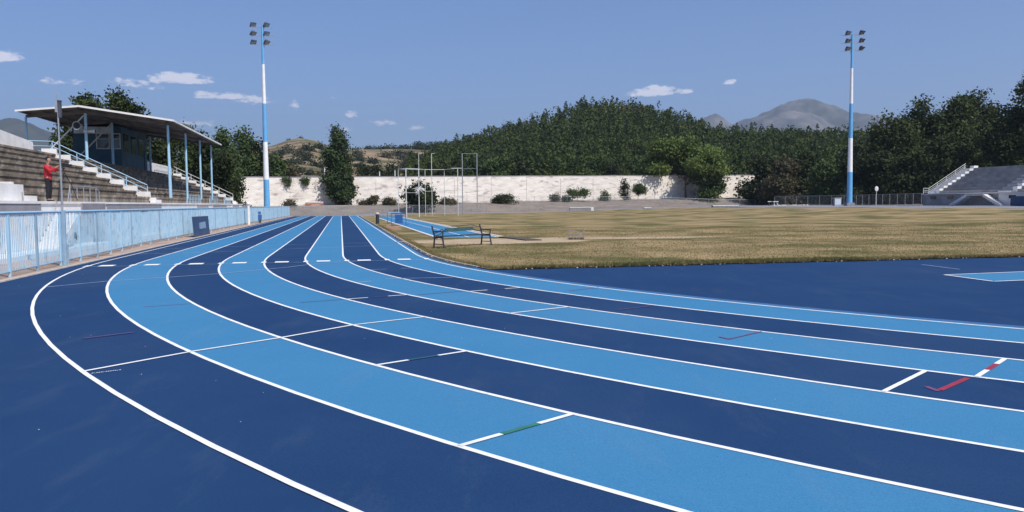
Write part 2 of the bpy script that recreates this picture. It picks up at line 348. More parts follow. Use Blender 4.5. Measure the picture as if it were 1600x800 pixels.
def path_pts(k_off, a0=None, a1=None):           # closed-track line at radius R+k_off : near bend from angle pi to 0, near straight, chute
    r = R+k_off; pts = []
    return r
def ribbon(mb, pts, nrm, w0, w1, z, mi=0):       # pts list of (s,t) on the line R; nrm outward unit; w0,w1 offsets
    vs_ = []
    for (s, t), (ns, ntt) in zip(pts, nrm):
        for w_ in (w0, w1):
            x, y = XY(s+ns*w_, t+ntt*w_); vs_.append((x, y, Hs(x, y)+z))
    fs = [(2*i, 2*i+1, 2*i+3, 2*i+2) for i in range(len(pts)-1)]
    mb.add(vs_, fs, mi)
def loop_line():                                  # whole oval, centre line at radius R
    pts = []; nr = []
    for a in np.linspace(math.pi, 0, 121): pts.append((-R*math.sin(a), R*math.cos(a))); nr.append((-math.sin(a), math.cos(a)))
    for s in np.arange(1.2, SL, 1.2): pts.append((s, R)); nr.append((0, 1))
    for a in np.linspace(0, math.pi, 121): pts.append((SL+R*math.sin(a), R*math.cos(a))); nr.append((math.sin(a), math.cos(a)))
    for s in np.arange(SL-1.2, 0, -1.2): pts.append((s, -R)); nr.append((0, -1))
    pts.append(pts[0]); nr.append(nr[0]); return pts, nr
LP, LN = loop_line()
chute = [(s, R) for s in np.arange(SL, 106.6, 1.2)]; chn = [(0, 1)]*len(chute)
NEAR_N = 121 + len(np.arange(1.2, SL, 1.2))
dark = MB(); light = MB(); fdark = MB(); flight = MB()
for k in range(8):
    mb = light if k % 2 == 0 else dark
    if mb is light:
        ribbon(light, LP[:NEAR_N], LN[:NEAR_N], k*LW-(0.16 if k == 0 else 0), (k+1)*LW, .004); ribbon(flight, LP[NEAR_N-1:], LN[NEAR_N-1:], k*LW, (k+1)*LW, .004)
        ribbon(light, chute, chn, k*LW, (k+1)*LW, .008)
    else:
        ribbon(dark, LP[:NEAR_N], LN[:NEAR_N], k*LW, (k+1)*LW, .004); ribbon(fdark, LP[NEAR_N-1:], LN[NEAR_N-1:], k*LW, (k+1)*LW, .004)
        ribbon(dark, chute, chn, k*LW, (k+1)*LW, .008)
tag(light.build('light_lanes', M['light']), kind='structure'); tag(dark.build('dark_lanes', M['dark']), kind='structure')
tag(flight.build('far_lanes', M['muted']), kind='structure'); tag(fdark.build('far_lanes', M['muted2']), kind='structure')
ln = MB()
for k in range(9):
    ribbon(ln, LP, LN, k*LW-.027, k*LW+.027, .008)
    ribbon(ln, chute, chn, k*LW-.027, k*LW+.027, .012)
tag(ln.build('lane_lines', M['line']), kind='structure')
# worn light rim inside the first line, round the bend
rim = MB(); ribbon(rim, LP, LN, -.30, -.16, .005); tag(rim.build('track_rim', M['light_rim']), kind='structure')
# kerb and flat dark strip along the infield: from the D round to the straight
kp = [(p, n_) for p, n_ in zip(LP, LN) if (-7.7 < p[0] and p[1] > 0)]
kb = MB(); a_ = [p for p, _ in kp]; b_ = [n_ for _, n_ in kp]
def kerb(mb, pts, nr, w0, w1, z0, z1):
    for i in range(len(pts)-1):
        q = []
        for z in (z0, z1):
            for (P_, N_), w_ in (((pts[i], nr[i]), w0), ((pts[i+1], nr[i+1]), w0), ((pts[i+1], nr[i+1]), w1), ((pts[i], nr[i]), w1)):
                x, y = XY(P_[0]+N_[0]*w_, P_[1]+N_[1]*w_); q.append((x, y, Hs(x, y)+z))
        mb.hexa(q)
kerb(kb, a_, b_, -.42, -.36, -.02, .035); tag(kb.build('kerb', M['kerb']), kind='structure')
dr = MB(); ribbon(dr, a_, b_, -.36, -.19, .008); tag(dr.build('dark_strip', M['kerb_dark']), kind='structure')
ok = MB()
for s in np.arange(-40, 110, 1.5): ok.stbox(s, s+1.49, 43.5, 43.58, -.02, .03)
tag(ok.build('outer_kerb', M['kerb']), kind='structure')

# painted marks: radial / free polylines
marks = {}
def stroke(key, pts, w, z=.012):                  # pts in (s,t)
    mb = marks.setdefault(key, MB())
    for a, b in zip(pts[:-1], pts[1:]):
        a = Vector(a); b = Vector(b); dd = (b-a).normalized(); e = Vector((-dd.y, dd.x))*w/2
        q = [a-e, b-e, b+e, a+e]; mb.add([W(p.x, p.y, z+Hs(*XY(p.x, p.y))) for p in q], [(0,1,2,3)])
def rad(key, ang, l0, l1, w=.05, z=.012):
    a = math.radians(ang); r0, r1 = R+l0*LW, R+l1*LW
    stroke(key, [(-r0*math.sin(a), r0*math.cos(a)), (-r1*math.sin(a), r1*math.cos(a))], w, z)
def arcpt(ang, l): a = math.radians(ang); r = R+l*LW; return (-r*math.sin(a), r*math.cos(a))
for ang, lo, hi, mid in ((33.2, 6, 7, 'green'), (29.2, 5, 6, 'darkgreen'), (36.15, 2, 3, 'red'), (20.7, 3, 4, 'red_faint'), (21.0, 1, 2, 'red_faint')):
    e = hi-lo; w = .052
    rad('line', ang, lo, lo+.335*e, w); rad(mid, ang, lo+.335*e, lo+.665*e, w+.004); rad('line', ang, lo+.665*e, hi, w)
rad('line', 25.9, 2, 3); rad('line', 35.45, 3, 4)
stroke('line', [arcpt(26.8, 8), arcpt(26.2, 7), arcpt(25.8, 6), arcpt(25.2, 5), arcpt(25.1, 4)], .05)
stroke('line_faint', [(-9.43,42.02),(-8.34,41.12),(-7.67,39.97),(-6.89,38.85),(-5.2,37.31),(-4.37,36.8),(-3.42,35.56),(-3.1,35.0)], .05)
stroke('line_faint', [(-3.25, 43.1), (-3.25, 33.4)], .05)
for k in range(8):
    t = R+(k+.5)*LW; stroke('line', [(-3.25, t-.02), (-2.75, t-.02)], .40, z=.016)
for k in range(9):
    t = R+k*LW - .06; stroke('line', [(-3.25, t-.05), (-2.75, t-.05)], .14, z=.016)
stroke('line_faint', [(3.0, 43.0), (3.4,40.6),(5.16,36.7),(6.2,34.46),(6.4,33.4)], .05)
stroke('line_faint', [(6.6,43.0),(7.4,40.5),(8.8,36.8),(8.8,33.4)], .05)
stroke('line_faint', [arcpt(15.4, 2.3), arcpt(16.2, 1.1)], .05); stroke('line_faint', [arcpt(16.2, 2.96), arcpt(16, 2.68)], .06)
stroke('line_faint', [(-6.82,35.11),(-6.72,34.70)], .05); stroke('line_faint', [(-6.62,34.33),(-6.61,34.0)], .05)
stroke('red', [(-21.88,30.04),(-22.25,30.64)], .055, .0095); stroke('red_thin', [(-22.28,30.68),(-22.10,30.66)], .05, .0095); stroke('red_thin', [(-18.80,30.5),(-19.25,31.18),(-19.05,31.22)], .03)
stroke('red_thin', [(-12.84,30.82),(-13.26,31.54)], .03); stroke('red_faint', [(-15.9,30.9),(-16.23,31.58)], .07); stroke('red_thin', [(-13.46,38.43),(-13.72,39.16)], .03)
stroke('red_faint', [(-16.73,38.63),(-17.13,39.15)], .09); stroke('red_faint', [arcpt(20.7,4.05), arcpt(20.7,4.7)], .03); stroke('red_faint', [arcpt(20.8, 2.05), arcpt(20.9, 2.9)], .03)
for i, ch in enumerate('|.|||.||-||.|'):         # tiny stencilled characters by the waterfall line
    a = Vector(arcpt(26.95, 7.93-.018*i)); stroke('line', [(a.x-.09, a.y), (a.x-.09+(.03 if ch != '.' else .015), a.y-.003)], .011)
nm = {'line': 'track_markings', 'line_faint': 'worn_track_markings', 'green': 'green_track_marking', 'darkgreen': 'dark_green_track_marking', 'red': 'red_track_markings', 'red_faint': 'worn_red_track_markings', 'red_thin': 'thin_red_track_markings'}
# light blue runway inside the D zone
def quadW(mb, pts, z): mb.add([(x, y, Hs(x, y)+z) for x, y in pts], [tuple(range(len(pts)))])
A0 = Vector((9.84, 18.64)); B0 = Vector((10.02, 17.02)); e1 = Vector((2.12, .62)).normalized(); e1b = Vector((.80, .24)).normalized()
rw = MB(); quadW(rw, [A0, B0, B0+e1*14, A0+e1*14], .006); tag(rw.build('javelin_runway', M['light']), kind='structure')
mk = marks['line']
for a, b in ((A0, A0+e1*14), (B0, B0+e1*14), (A0, B0)):
    dd = (b-a).normalized(); e = Vector((-dd.y, dd.x))*.03; quadW(mk, [a-e, b-e, b+e, a+e], .012)
a = Vector((10.84, 21.68)); b = Vector((10.98, 20.1)); e = Vector((.025, 0)); quadW(marks['line_faint'], [a-e, b-e, b+e, a+e], .012)
for k_, mb in marks.items(): tag(mb.build(nm[k_], M[k_]), kind='structure')

# long jump runway in the infield
lr = MB(); lw_ = MB()
def strip(mb, s0, s1, t0, t1, z):
    for s in np.arange(s0, s1, 3): mb.add([W(a, b, z+Hs(*XY(a, b))) for a, b in ((s, t0), (min(s+3, s1), t0), (min(s+3, s1), t1), (s, t1))], [(0,1,2,3)])
strip(lr, 12.6, 92, 28.1, 31.0, .030); tag(lr.build('long_jump_runway', M['light']), kind='structure')
for a, b in ((31.0, 31.12), (29.46, 29.53), (28.0, 28.12)): strip(lw_, 12.6, 92, a, b, .036)
strip(lw_, 12.5, 12.65, 28.0, 31.1, .040)
tag(lw_.build('runway_lines', M['line']), kind='structure')
kb2 = MB(); kb2.stbox(11.3, 86, 31.12, 31.26, 0, .055); kb2.stbox(13, 92, 27.72, 27.98, 0, .06); tag(kb2.build('runway_kerb', M['kerb']), kind='structure')
# bare patches
def patch(name, cx_, cy_, rx, ry, z, m_, rz=0, n=40):
    mb = MB(); vs_ = [(cx_, cy_, Hs(cx_, cy_)+z+.01)]
    for k in range(n):
        a = 2*math.pi*k/n; r = 1+.28*mnoise.noise(Vector((math.cos(a)*1.4+cx_, math.sin(a)*1.4, .3)))+random.uniform(-.07, .07)
        x = rx*r*math.cos(a); y = ry*r*math.sin(a); x, y = cx_+x*math.cos(rz)-y*math.sin(rz), cy_+x*math.sin(rz)+y*math.cos(rz); vs_.append((x, y, Hs(x, y)+z))
    mb.add(vs_, [(0, k+1, (k+1) % n+1) for k in range(n)]); return tag(mb.build(name, m_), kind='structure')
patch('sand_patch', -.4, 37.2, 4.3, 2.6, .0245, M['sand']); patch('sand_patch', 4.6, 39.5, 5.5, 1.3, .026, M['sand'], .05)
M['baresoil'] = mat('bare_brown_soil', (.20,.14,.09), (.30,.22,.14), scale=5, rough=1, bump=.6)
for i, (s_, t_, a_, b_) in enumerate([(-7.45, 19.5, .35, .8), (-7.5, 12, .3, 1.3), (-7.5, 28.5, .25, .9), (-7.35, 22.5, .3, .5)]):
    x_, y_ = XY(s_, t_); patch('soil_patch', x_, y_, b_, a_, .026, M['baresoil'], TH)
patch('soil_patch', -8.75, 60.5, .42, 6.5, .035, M['redsoil'], .20)
mbm = MB(); mbm.beam((-.3, 41.2, .05), (1.0, 37.2, .05), .75, .05); tag(mbm.build('rubber_mat', M['wood_dark'], origin=(.3, 39, 0)), 'dark rubber mat lying flat on the sand behind the bench', 'mat')

# ------------------------------------------------------------------ grass blades
def grass(name, n, area, hmin, hmax, m_, seed):
    r_ = np.random.default_rng(seed); P = area(r_, n); n = len(P)
    h = r_.uniform(hmin, hmax, n); w = r_.uniform(.006, .014, n)*1.4; a = r_.uniform(0, 2*np.pi, n); ln_ = r_.normal(0, .6, (n, 2))*h[:, None]
    zz = H(P[:, 0], P[:, 1])+.02; d_ = np.stack([np.cos(a), np.sin(a)], 1)*w[:, None]
    v = np.zeros((n, 3, 3)); v[:, 0, :2] = P-d_; v[:, 1, :2] = P+d_; v[:, 2, :2] = P+ln_; v[:, :2, 2] = zz[:, None]; v[:, 2, 2] = zz+h
    o = fast_mesh(name, v.reshape(-1, 3), np.arange(n*3), 3, m_); return tag(o, kind='stuff')
def toST(P): q = P-np.array([CX, CY]); return q@np.array(dS), q@np.array(nT)
def nmask(P, sc, th_):
    return np.array([mnoise.noise(Vector((x*sc, y*sc, 0))) > th_ for x, y in P])
def area_main(r_, n):
    x = r_.uniform(-4, 42, n); y = 20 + 38*r_.uniform(0, 1, n)**1.7; P = np.stack([x, y], 1); s, t = toST(P)
    inside = (s > -7.7) & (t < 34) & (np.where(s < 0, np.hypot(s, t), t) < RI-.03) & ~((s > 11) & (t > 27.6)) & (np.hypot((P[:,0]+.4)/4.2, (P[:,1]-37.2)/2.4) > 1)
    return P[inside & (np.abs(x/y) < .75)]
def area_edge(r_, n):
    t = r_.uniform(5, 31.8, n); s = -7.75 + np.abs(r_.normal(0, .16, n)) - .05 - .16*np.array([max(0, mnoise.noise(Vector((v*1.1, v*.3, 2)))+.35*mnoise.noise(Vector((v*4.1, 0, 5)))) for v in t]); x, y = XY(s, t); P = np.stack([x, y], 1); return P[(np.hypot(s, t) < RI-.02)]
def area_green(r_, n):
    s = -7.75 + np.abs(r_.normal(0, .35, n)); t = r_.normal(25.0, 2.3, n); x, y = XY(s, t); P = np.stack([x, y], 1); return P[(np.hypot(s, t) < RI-.1)]
def area_kerb(r_, n):
    s = r_.uniform(-7.7, 40, n); off = np.abs(r_.normal(0, .12, n)); r0 = RI-.06-off
    t = np.where(s < 0, np.sqrt(np.maximum(r0*r0-s*s, 0)), r0); x, y = XY(s, t); return np.stack([x, y], 1)
grass('grass', 150000, area_main, .012, .045, M['blade'], 1)
grass('edge_grass', 24000, area_edge, .03, .11, M['blade'], 2)
grass('green_grass', 14000, area_green, .03, .10, M['blade_green'], 3)
grass('kerb_grass', 16000, area_kerb, .02, .09, M['blade'], 4)

# ================================================================== HILLS
def hill(name, ridge, D, D0, D1, zf, m_, amp, seed=0, nu=150, nd=60, ztree=0.0):
    px = np.array([p[0] for p in ridge], float); py = np.array([p[1] for p in ridge], float)
    us = np.linspace(px[0], px[-1], nu); ys = np.interp(us, px, py); ds = np.concatenate([np.linspace(D0, D, nd), np.linspace(D, D1, 16)[1:]])
    XX = np.zeros((len(ds), nu)); YY = XX.copy(); ZZ = XX.copy()
    for i, u in enumerate(us):
        r = ray(u, ys[i]); r = r/math.hypot(r.x, r.y); zr = EYE + r.z*D - ztree
        for j, d_ in enumerate(ds):
            x, y = r.x*d_, r.y*d_
            f = ss((d_-D0)/(D-D0))**.85 if d_ <= D else 1-.6*ss((d_-D)/(D1-D))
            if d_ <= D: f = f*(d_/D)
            edge = ss(min(i, nu-1-i)/(nu*.06))
            nz_ = mnoise.fractal(Vector((x*5/D+seed, y*5/D, 0)), 1, 2.1, 6)*amp*math.sin(math.pi*min(1, f))**.7 if (f > 0 and f < 1 and d_ <= D) else 0
            if D > 2000 and f > 0: nz_ += (mnoise.fractal(Vector((x*16/D+seed, y*16/D, 3)), .9, 2.1, 6)-.2)*amp*.55*min(1, f*1.5)
            XX[j, i] = x; YY[j, i] = y; ZZ[j, i] = zf + (zr-zf)*f + nz_
    o = grid_mesh(name, XX, YY, ZZ, m_, 'structure'); return XX, YY, ZZ
FR = [(640,262),(665,250),(690,240),(720,227),(740,220),(770,212),(800,202),(830,195),(860,187),(885,179),(905,170),(930,166),(960,168),(1000,173),(1040,180),(1085,195),(1110,205),(1140,210),(1200,212),(1300,212),(1400,214),(1500,214),(1620,220)]
fX, fY, fZ = hill('forest_hill', FR, 430, 226, 640, 2.5, M['forest_floor'], 1.5, 1, nu=120, nd=40, ztree=8.5)
DR = [(250,262),(300,250),(340,242),(390,234),(425,228),(450,220),(468,217),(490,220),(510,228),(530,236),(560,236),(620,235),(680,238),(740,244),(820,255)]
dX, dY, dZ = hill('dry_hill', DR, 760, 270, 1500, 2.5, M['drygrass'], 9.0, 5, nu=140, nd=60)
hill('mountain', [(1040,200),(1100,188),(1118,183),(1132,188),(1146,193),(1165,183),(1190,172),(1215,165),(1240,160),(1262,159),(1290,163),(1320,172),(1350,179),(1366,182),(1420,186),(1500,196),(1600,206)], 6000, 3600, 8500, 0, M['grey_rock'], 110, 11, nu=200, nd=90)
hill('mountain', [(-120,215),(-60,200),(-20,191),(8,187),(28,188),(50,198),(75,206),(110,214),(170,222),(280,232),(380,238)], 4600, 2900, 6500, 0, M['hill_dark'], 60, 21, nu=120, nd=60)

# ================================================================== END WALL
def wallpt(a): return P0 + WD*a
wl = thing('boundary_wall', (float(P0[0]), float(P0[1]), Hs(*P0)), 'long whitewashed wall with weather stains closing off the far end of the stadium', 'wall')
mb = MB(); cp_ = MB(); a = -38.0; seg = []
while a < 168: seg.append(a); a += 2.0
def top(a): return 7.36 + (8.72-7.36)*(a/123) + .10*mnoise.noise(Vector((a*.13, 0, 0))) + .05*mnoise.noise(Vector((a*.9, 3, 0)))
for i in range(len(seg)-1):
    q = []
    for z in (0, 1):
        for a_, off in ((seg[i], .2), (seg[i+1], .2), (seg[i+1], -.2), (seg[i], -.2)):
            p = wallpt(a_) + WN*off; q.append((p[0], p[1], (Hs(*p)-1.2) if z == 0 else top(a_)))
    mb.hexa(q)
    q = []
    for z in (0, .14):
        for a_, off in ((seg[i], .27), (seg[i+1], .27), (seg[i+1], -.27), (seg[i], -.27)):
            p = wallpt(a_) + WN*off; q.append((p[0], p[1], top(a_)+.003+z))
    cp_.hexa(q)
mb.build('wall', M['white_wall'], wl); cp_.build('coping', M['concrete_grey'], wl)
pb = MB()
for a_ in np.arange(-34, 160, 9.0):
    p = wallpt(a_) + WN*.24; pb.box((p[0], p[1], (Hs(*p)+top(a_))/2-.3), (.3, .1, top(a_)-Hs(*p)-.2), rz=math.atan2(WD[1], WD[0]))
pb.build('pilaster', M['white_wall'], wl)

# ================================================================== NEAR GRANDSTAND
PZ = 1.95; T0 = 47.0; SB, SE = -14.0, 71.2
gs = thing('grandstand', W(30, 50, 0), 'old concrete grandstand with pitched sheet roof along the left side of the track', 'grandstand', rz=ROTZ)
def part(mb, name, m_, parent=None, label=None, smooth=False):
    o = mb.build(name, m_, parent or gs, smooth=smooth)
    if label: o['label'] = label
    return o
# platform block and its front wall
mb = MB(); mb.stbox(SB, SE, T0+.25, 48.0, -.2, PZ-.10); mb.stbox(SB, SE, T0-.06, 48.0, PZ-.097, PZ); part(mb, 'platform', M['white'])
mb = MB(); mb.stbox(SB, SE, T0, T0+.247, 1.42, PZ-.10); part(mb, 'upper_wall', M['white'])
mb = MB(); mb.stbox(SB, 17.5, T0-.003, T0+.247, -.2, 1.417); part(mb, 'lower_wall', M['white'])
mb = MB(); mb.stbox(17.5, SE, T0-.003, T0+.247, -.2, 1.417); part(mb, 'lower_wall', M['white_blue'])
mb = MB(); mb.stbox(SB, SE, 45.9, 46.98, -.1, .16); part(mb, 'wall_footing', M['white_blue'])
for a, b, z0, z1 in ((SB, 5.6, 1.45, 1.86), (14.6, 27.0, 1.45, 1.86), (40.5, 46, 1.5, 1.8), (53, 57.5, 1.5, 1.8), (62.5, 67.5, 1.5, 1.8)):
    mb = MB(); mb.stbox(a, b, T0-.03, T0-.004, z0, z1); part(mb, 'wall_band', M['concrete_grey'])  # grey bands laid over parts of the white upper wall
def double_flight(c0, c1, run=2.5, par=gs):
    mb = MB(); mb.stbox(c0, c1, 46.0, T0-.064, 1.34, 1.5); mb.stbox(c0+.2, c1-.2, 46.5, T0-.064, .16, 1.337)
    part(mb, 'landing', M['white'], par)
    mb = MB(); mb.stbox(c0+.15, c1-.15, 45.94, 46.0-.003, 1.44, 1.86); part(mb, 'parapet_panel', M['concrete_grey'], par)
    for sgn, o_ in ((-1, c0), (1, c1)):
        mb = MB(); n = 8
        for k in range(n):
            z1 = 1.5-(k+1)*(1.5/n)+.05; a = o_+sgn*run*k/n; b = o_+sgn*run*(k+1)/n
            mb.stbox(min(a, b)+.001, max(a, b)-.001, 46.06, T0-.064, max(z1-.34, .165), max(z1, .19))
        # stringer
        a3 = Vector(W(o_, 46.03, 1.36)); b3 = Vector(W(o_+sgn*run, 46.03, .12)); mb.beam(a3, b3, .055, .3)
        part(mb, 'stair_flight', M['white'], par)
double_flight(6.9, 10.5); double_flight(41.5, 45.5); double_flight(63.0, 66.5)
# terraces
RISE, TREAD, NR = .388, .775, 8
def terr(t): return PZ + RISE*min(NR, max(0, math.floor((t-47.9)/TREAD)+1))
mb = MB()
for k in range(NR):
    t_ = 47.9+k*TREAD
    mb.stbox(SB, SE-1.5, t_, 54.6 if k == NR-1 else t_+TREAD+.3, PZ-.6+RISE*k, PZ+RISE*(k+1))
    mb.stbox(SB, SE-1.503, t_-.045, t_-.001, PZ+RISE*(k+1)-.10, PZ+RISE*(k+1)+.006)
part(mb, 'terrace', M['concrete'])
mb = MB(); mb.stbox(SB, SE-1.5, 54.6, 58.5, -.2, 4.95); part(mb, 'rear_deck', M['concrete'])
mb = MB(); mb.stbox(SB, SE, 58.5, 58.8, -.2, 4.9); part(mb, 'rear_wall', M['concrete'])
def white_stair(s0, s1, lab=None, tmax=54.1):
    mb = MB(); st_ = TREAD/2; k = 0; t_ = 47.52
    while t_ < tmax:
        z1 = min(PZ+RISE*NR+.03, PZ + (k+1)*RISE/2+.02); mb.stbox(s0, s1, t_, t_+st_+.02 if t_+st_ < tmax else tmax+.3, PZ-.3+k*RISE/2-.1, z1); t_ += st_; k += 1
    part(mb, 'stair', M['white'], None, lab)
def stair_side(s0, s1):
    mb = MB()
    for k in range(NR):
        t_ = 47.9+k*TREAD; mb.stbox(s0, s1, t_-.06, t_+TREAD-.063 if k < NR-1 else 54.1, PZ+RISE*(k+1)-.25, PZ+RISE*(k+1)+.34)
    mb.stbox(s0, s1, 47.5, 47.837, PZ, PZ+.34)
    part(mb, 'stair_side', M['white'])
stair_side(28.0, 28.24); stair_side(5.25, 5.49); stair_side(69.45, 69.69)
white_stair(28.25, 29.8); white_stair(5.5, 6.9); white_stair(69.7, 71.1)
mb = MB(); mb.stbox(2.6, 5.45, 47.5, 47.88, PZ, PZ+.62); mb.stbox(0.2, 3.4, 48.6, 49.3, PZ+.7, PZ+1.02); part(mb, 'white_seat_block', M['white'])
# rear parapet walls: sloped end on the left, plain one beyond the roof
mb = MB(); q = []
P_ = [(SB, 6.45), (10, 6.4), (22.8, 6.15), (28.2, 5.80)]
for (a, za), (b, zb_) in zip(P_[:-1], P_[1:]):
    mb.hexa([W(a,54.62,4.9), W(b,54.62,4.9), W(b,54.85,4.9), W(a,54.85,4.9), W(a,54.62,za), W(b,54.62,zb_), W(b,54.85,zb_), W(a,54.85,za)])
part(mb, 'rear_parapet', M['white']); mb = MB(); mb.stbox(53.5, 71.1, 54.62, 54.85, 4.9, 6.2)
part(mb, 'rear_parapet', M['white'])
# hand rails
def railing(pts, posts, h=(.9, .6, .3), r=.028, m_='rail', name='handrail', par=None):
    mb = MB()
    for z in h: mb.tube([Vector(p)+Vector((0,0,z)) for p in pts], r if z == h[0] else r*.8, 6)
    for p in posts: mb.tube([p, (p[0], p[1], p[2]+h[0])], r, 6)
    return part(mb, name, M[m_], par)
def sl(t): return PZ + (t-47.55)/TREAD*RISE
ts = [48.0, 49.25, 50.7, 52.1, 53.5]
railing([W(28.1, 48.0, sl(48.0)), W(28.1, 53.5, sl(53.5)), W(28.1, 55.0, 4.97)], [W(28.1, t, sl(t)-.05) for t in ts]+[W(28.1, 55.0, 4.9)], h=(.92, .62, .30))
railing([W(71.0, 48.0, sl(48.0)), W(71.0, 54.3, sl(54.3))], [W(71.0, t, sl(t)-.05) for t in (48, 49.5, 51, 52.5, 54)], h=(.9, .5), m_='steel_pale')
railing([W(62, 54.4, 5.05), W(71, 54.4, 5.05)], [W(s, 54.4, 5.0) for s in np.arange(62, 71.1, 1.0)], h=(.9, .5), m_='steel_pale')
# steel guards on the platform beside the landings
def guard(s0, s1, n, m_, h=.68, base=PZ):
    mb = MB(); t = 47.12
    mb.tube([W(s0-.35, t, base), W(s0, t, base+h), W(s1, t, base+h), W(s1+.5, t, base+h*.75), W(s1+.6, t, base)], .022, 6)
    for s in np.linspace(s0, s1, n): mb.tube([W(s, t, base), W(s, t, base+h)], .018, 6)
    part(mb, 'guard_rail', M[m_])
guard(9.6, 13.4, 5, 'steel'); guard(37.0, 42.5, 9, 'rail', .62); guard(48, 52, 6, 'rail', .6); guard(57, 61, 6, 'rail', .6)
# roof
prof = [(57.75, 8.40), (53.68, 8.78), (47.50, 7.86)]; SR0, SR1 = 34.5, 58.7
rf = MB(); ut = MB()
for (ta, za), (tb, zb_) in zip(prof[:-1], prof[1:]):
    ut.hexa([W(SR0,ta,za-.02), W(SR1,ta,za-.02), W(SR1,tb,zb_-.02), W(SR0,tb,zb_-.02), W(SR0,ta,za), W(SR1,ta,za), W(SR1,tb,zb_), W(SR0,tb,zb_)])
    rf.hexa([W(SR0,ta,za+.003), W(SR1,ta,za+.003), W(SR1,tb,zb_+.003), W(SR0,tb,zb_+.003), W(SR0,ta,za+.05), W(SR1,ta,za+.05), W(SR1,tb,zb_+.05), W(SR0,tb,zb_+.05)])
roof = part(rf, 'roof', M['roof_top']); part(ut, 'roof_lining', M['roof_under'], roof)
fa = MB()
for (ta, za), (tb, zb_) in zip(prof[:-1], prof[1:]): fa.beam(W(SR0-.04, ta, za+.005), W(SR0-.04, tb, zb_+.005), .05, .13)
fa.beam(W(SR0-.05, 47.46, 7.855), W(SR1, 47.46, 7.855), .05, .13); part(fa, 'fascia', M['fascia'], roof)
pu = MB()
for t in np.arange(48.2, 57.5, 1.15):
    z = np.interp(t, [47.5, 53.68, 57.75], [7.86, 8.78, 8.40])-.09; pu.beam(W(SR0+.1, t, z), W(SR1-.1, t, z), .06, .1)
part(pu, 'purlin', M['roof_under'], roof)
for i, s in enumerate((36.02, 43.0, 49.9, 56.4)):
    mb = MB()
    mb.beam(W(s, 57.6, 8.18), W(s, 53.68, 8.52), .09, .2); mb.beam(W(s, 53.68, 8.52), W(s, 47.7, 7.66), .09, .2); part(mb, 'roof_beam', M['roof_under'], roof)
    mb = MB(); mb.tube([W(s, 48.15, PZ), W(s, 48.15, 7.66)], .085, 10); part(mb, 'roof_post', M['rail'], smooth=False)
    mb = MB(); mb.tube([W(s, 53.7, 4.6), W(s, 53.7, 8.45)], .10, 10); part(mb, 'roof_post', M['rail'])
    mb = MB(); mb.tube([W(s, 57.6, 4.9), W(s, 57.6, 8.15)], .08, 10); part(mb, 'roof_post', M['rail'])
    mb = MB(); mb.tube([W(s, 56.95, 4.95), W(s, 53.8, 8.3)], .055, 8); part(mb, 'roof_brace', M['steel_pale'])
mb = MB(); mb.tube([W(36.6, 48.15, PZ), W(36.3, 48.15, 6.2)], .05, 8); part(mb, 'drain_pipe', M['rail'])
mb = MB(); mb.stbox(35.7, 36.4, 57.3, 57.9, 4.95, 5.45); part(mb, 'post_base', M['rail'])
# press cabin
mb = MB(); mb.stbox(45.0, 54.0, 53.5, 57.2, 4.4, 8.35); cab = part(mb, 'press_cabin', M['cabin'], None, 'teal blue press cabin under the roof')
mb = MB(); mb.stbox(44.96, 44.998, 54.2, 57.1, 7.75, 8.3); part(mb, 'upper_band', M['white_blue'], cab)
for t0, t1 in ((54.45, 55.35), (53.62, 54.25)):
    mb = MB(); mb.stbox(44.93, 44.995, t0, t1, 6.55, 7.7); w_ = part(mb, 'window', M['glass_dark'], cab)
    mb = MB()
    mb.stbox(44.9, 44.99, t0-.07, t0, 6.48, 7.77); mb.stbox(44.9, 44.99, t1, t1+.07, 6.48, 7.77); mb.stbox(44.9, 44.99, t0+.001, t1-.001, 7.70, 7.77); mb.stbox(44.9, 44.99, t0+.001, t1-.001, 6.48, 6.55); mb.stbox(44.905, 44.928, t0+.001, t1-.001, 7.28, 7.32)
    # glazing frame sits round the opening
    part(mb, 'window_frame', M['steel_pale'], cab)
for a, b in ((45.6, 47.2), (48.2, 49.8), (50.8, 52.6)):
    mb = MB(); mb.stbox(a, b, 53.46, 53.497, 6.3, 7.8); part(mb, 'window', M['glass_dark'], cab)
mb = MB(); mb.stbox(52.9, 53.8, 53.44, 53.497, 4.9, 6.9); part(mb, 'door', M['cabin'], cab)
# loudspeakers on the roof post
def horn(loc, dirv, label, r=.30):
    t_ = thing('loudspeaker', loc, label, 'loudspeaker'); a = Vector(loc); dv = Vector(dirv).normalized()
    mb = MB(); mb.tube([a, a+dv*.18, a+dv*.40, a+dv*.52], [.05, .08, r*.72, r], 18, cap=False); mb.build('horn', M['steel_pale'], t_, smooth=True)
    mb = MB(); mb.tube([a+dv*.505, a+dv*.53], [r*.72, r*.72], 18); mb.build('horn_mouth', M['black'], t_)
    mb = MB(); mb.tube([a-dv*.25, a], .09, 12); mb.tube([a-dv*.1, a-dv*.1+Vector((0,0,-.3))], .02, 6); mb.build('driver', M['steel_pale'], t_)
    return t_
horn(W(35.9, 54.05, 7.55), (.05, -1, -.05), 'round white horn loudspeaker facing the camera from the roof post')
horn(W(35.85, 53.55, 7.15), (1, .25, 0), 'small white horn loudspeaker pointing sideways from the roof post', .17)

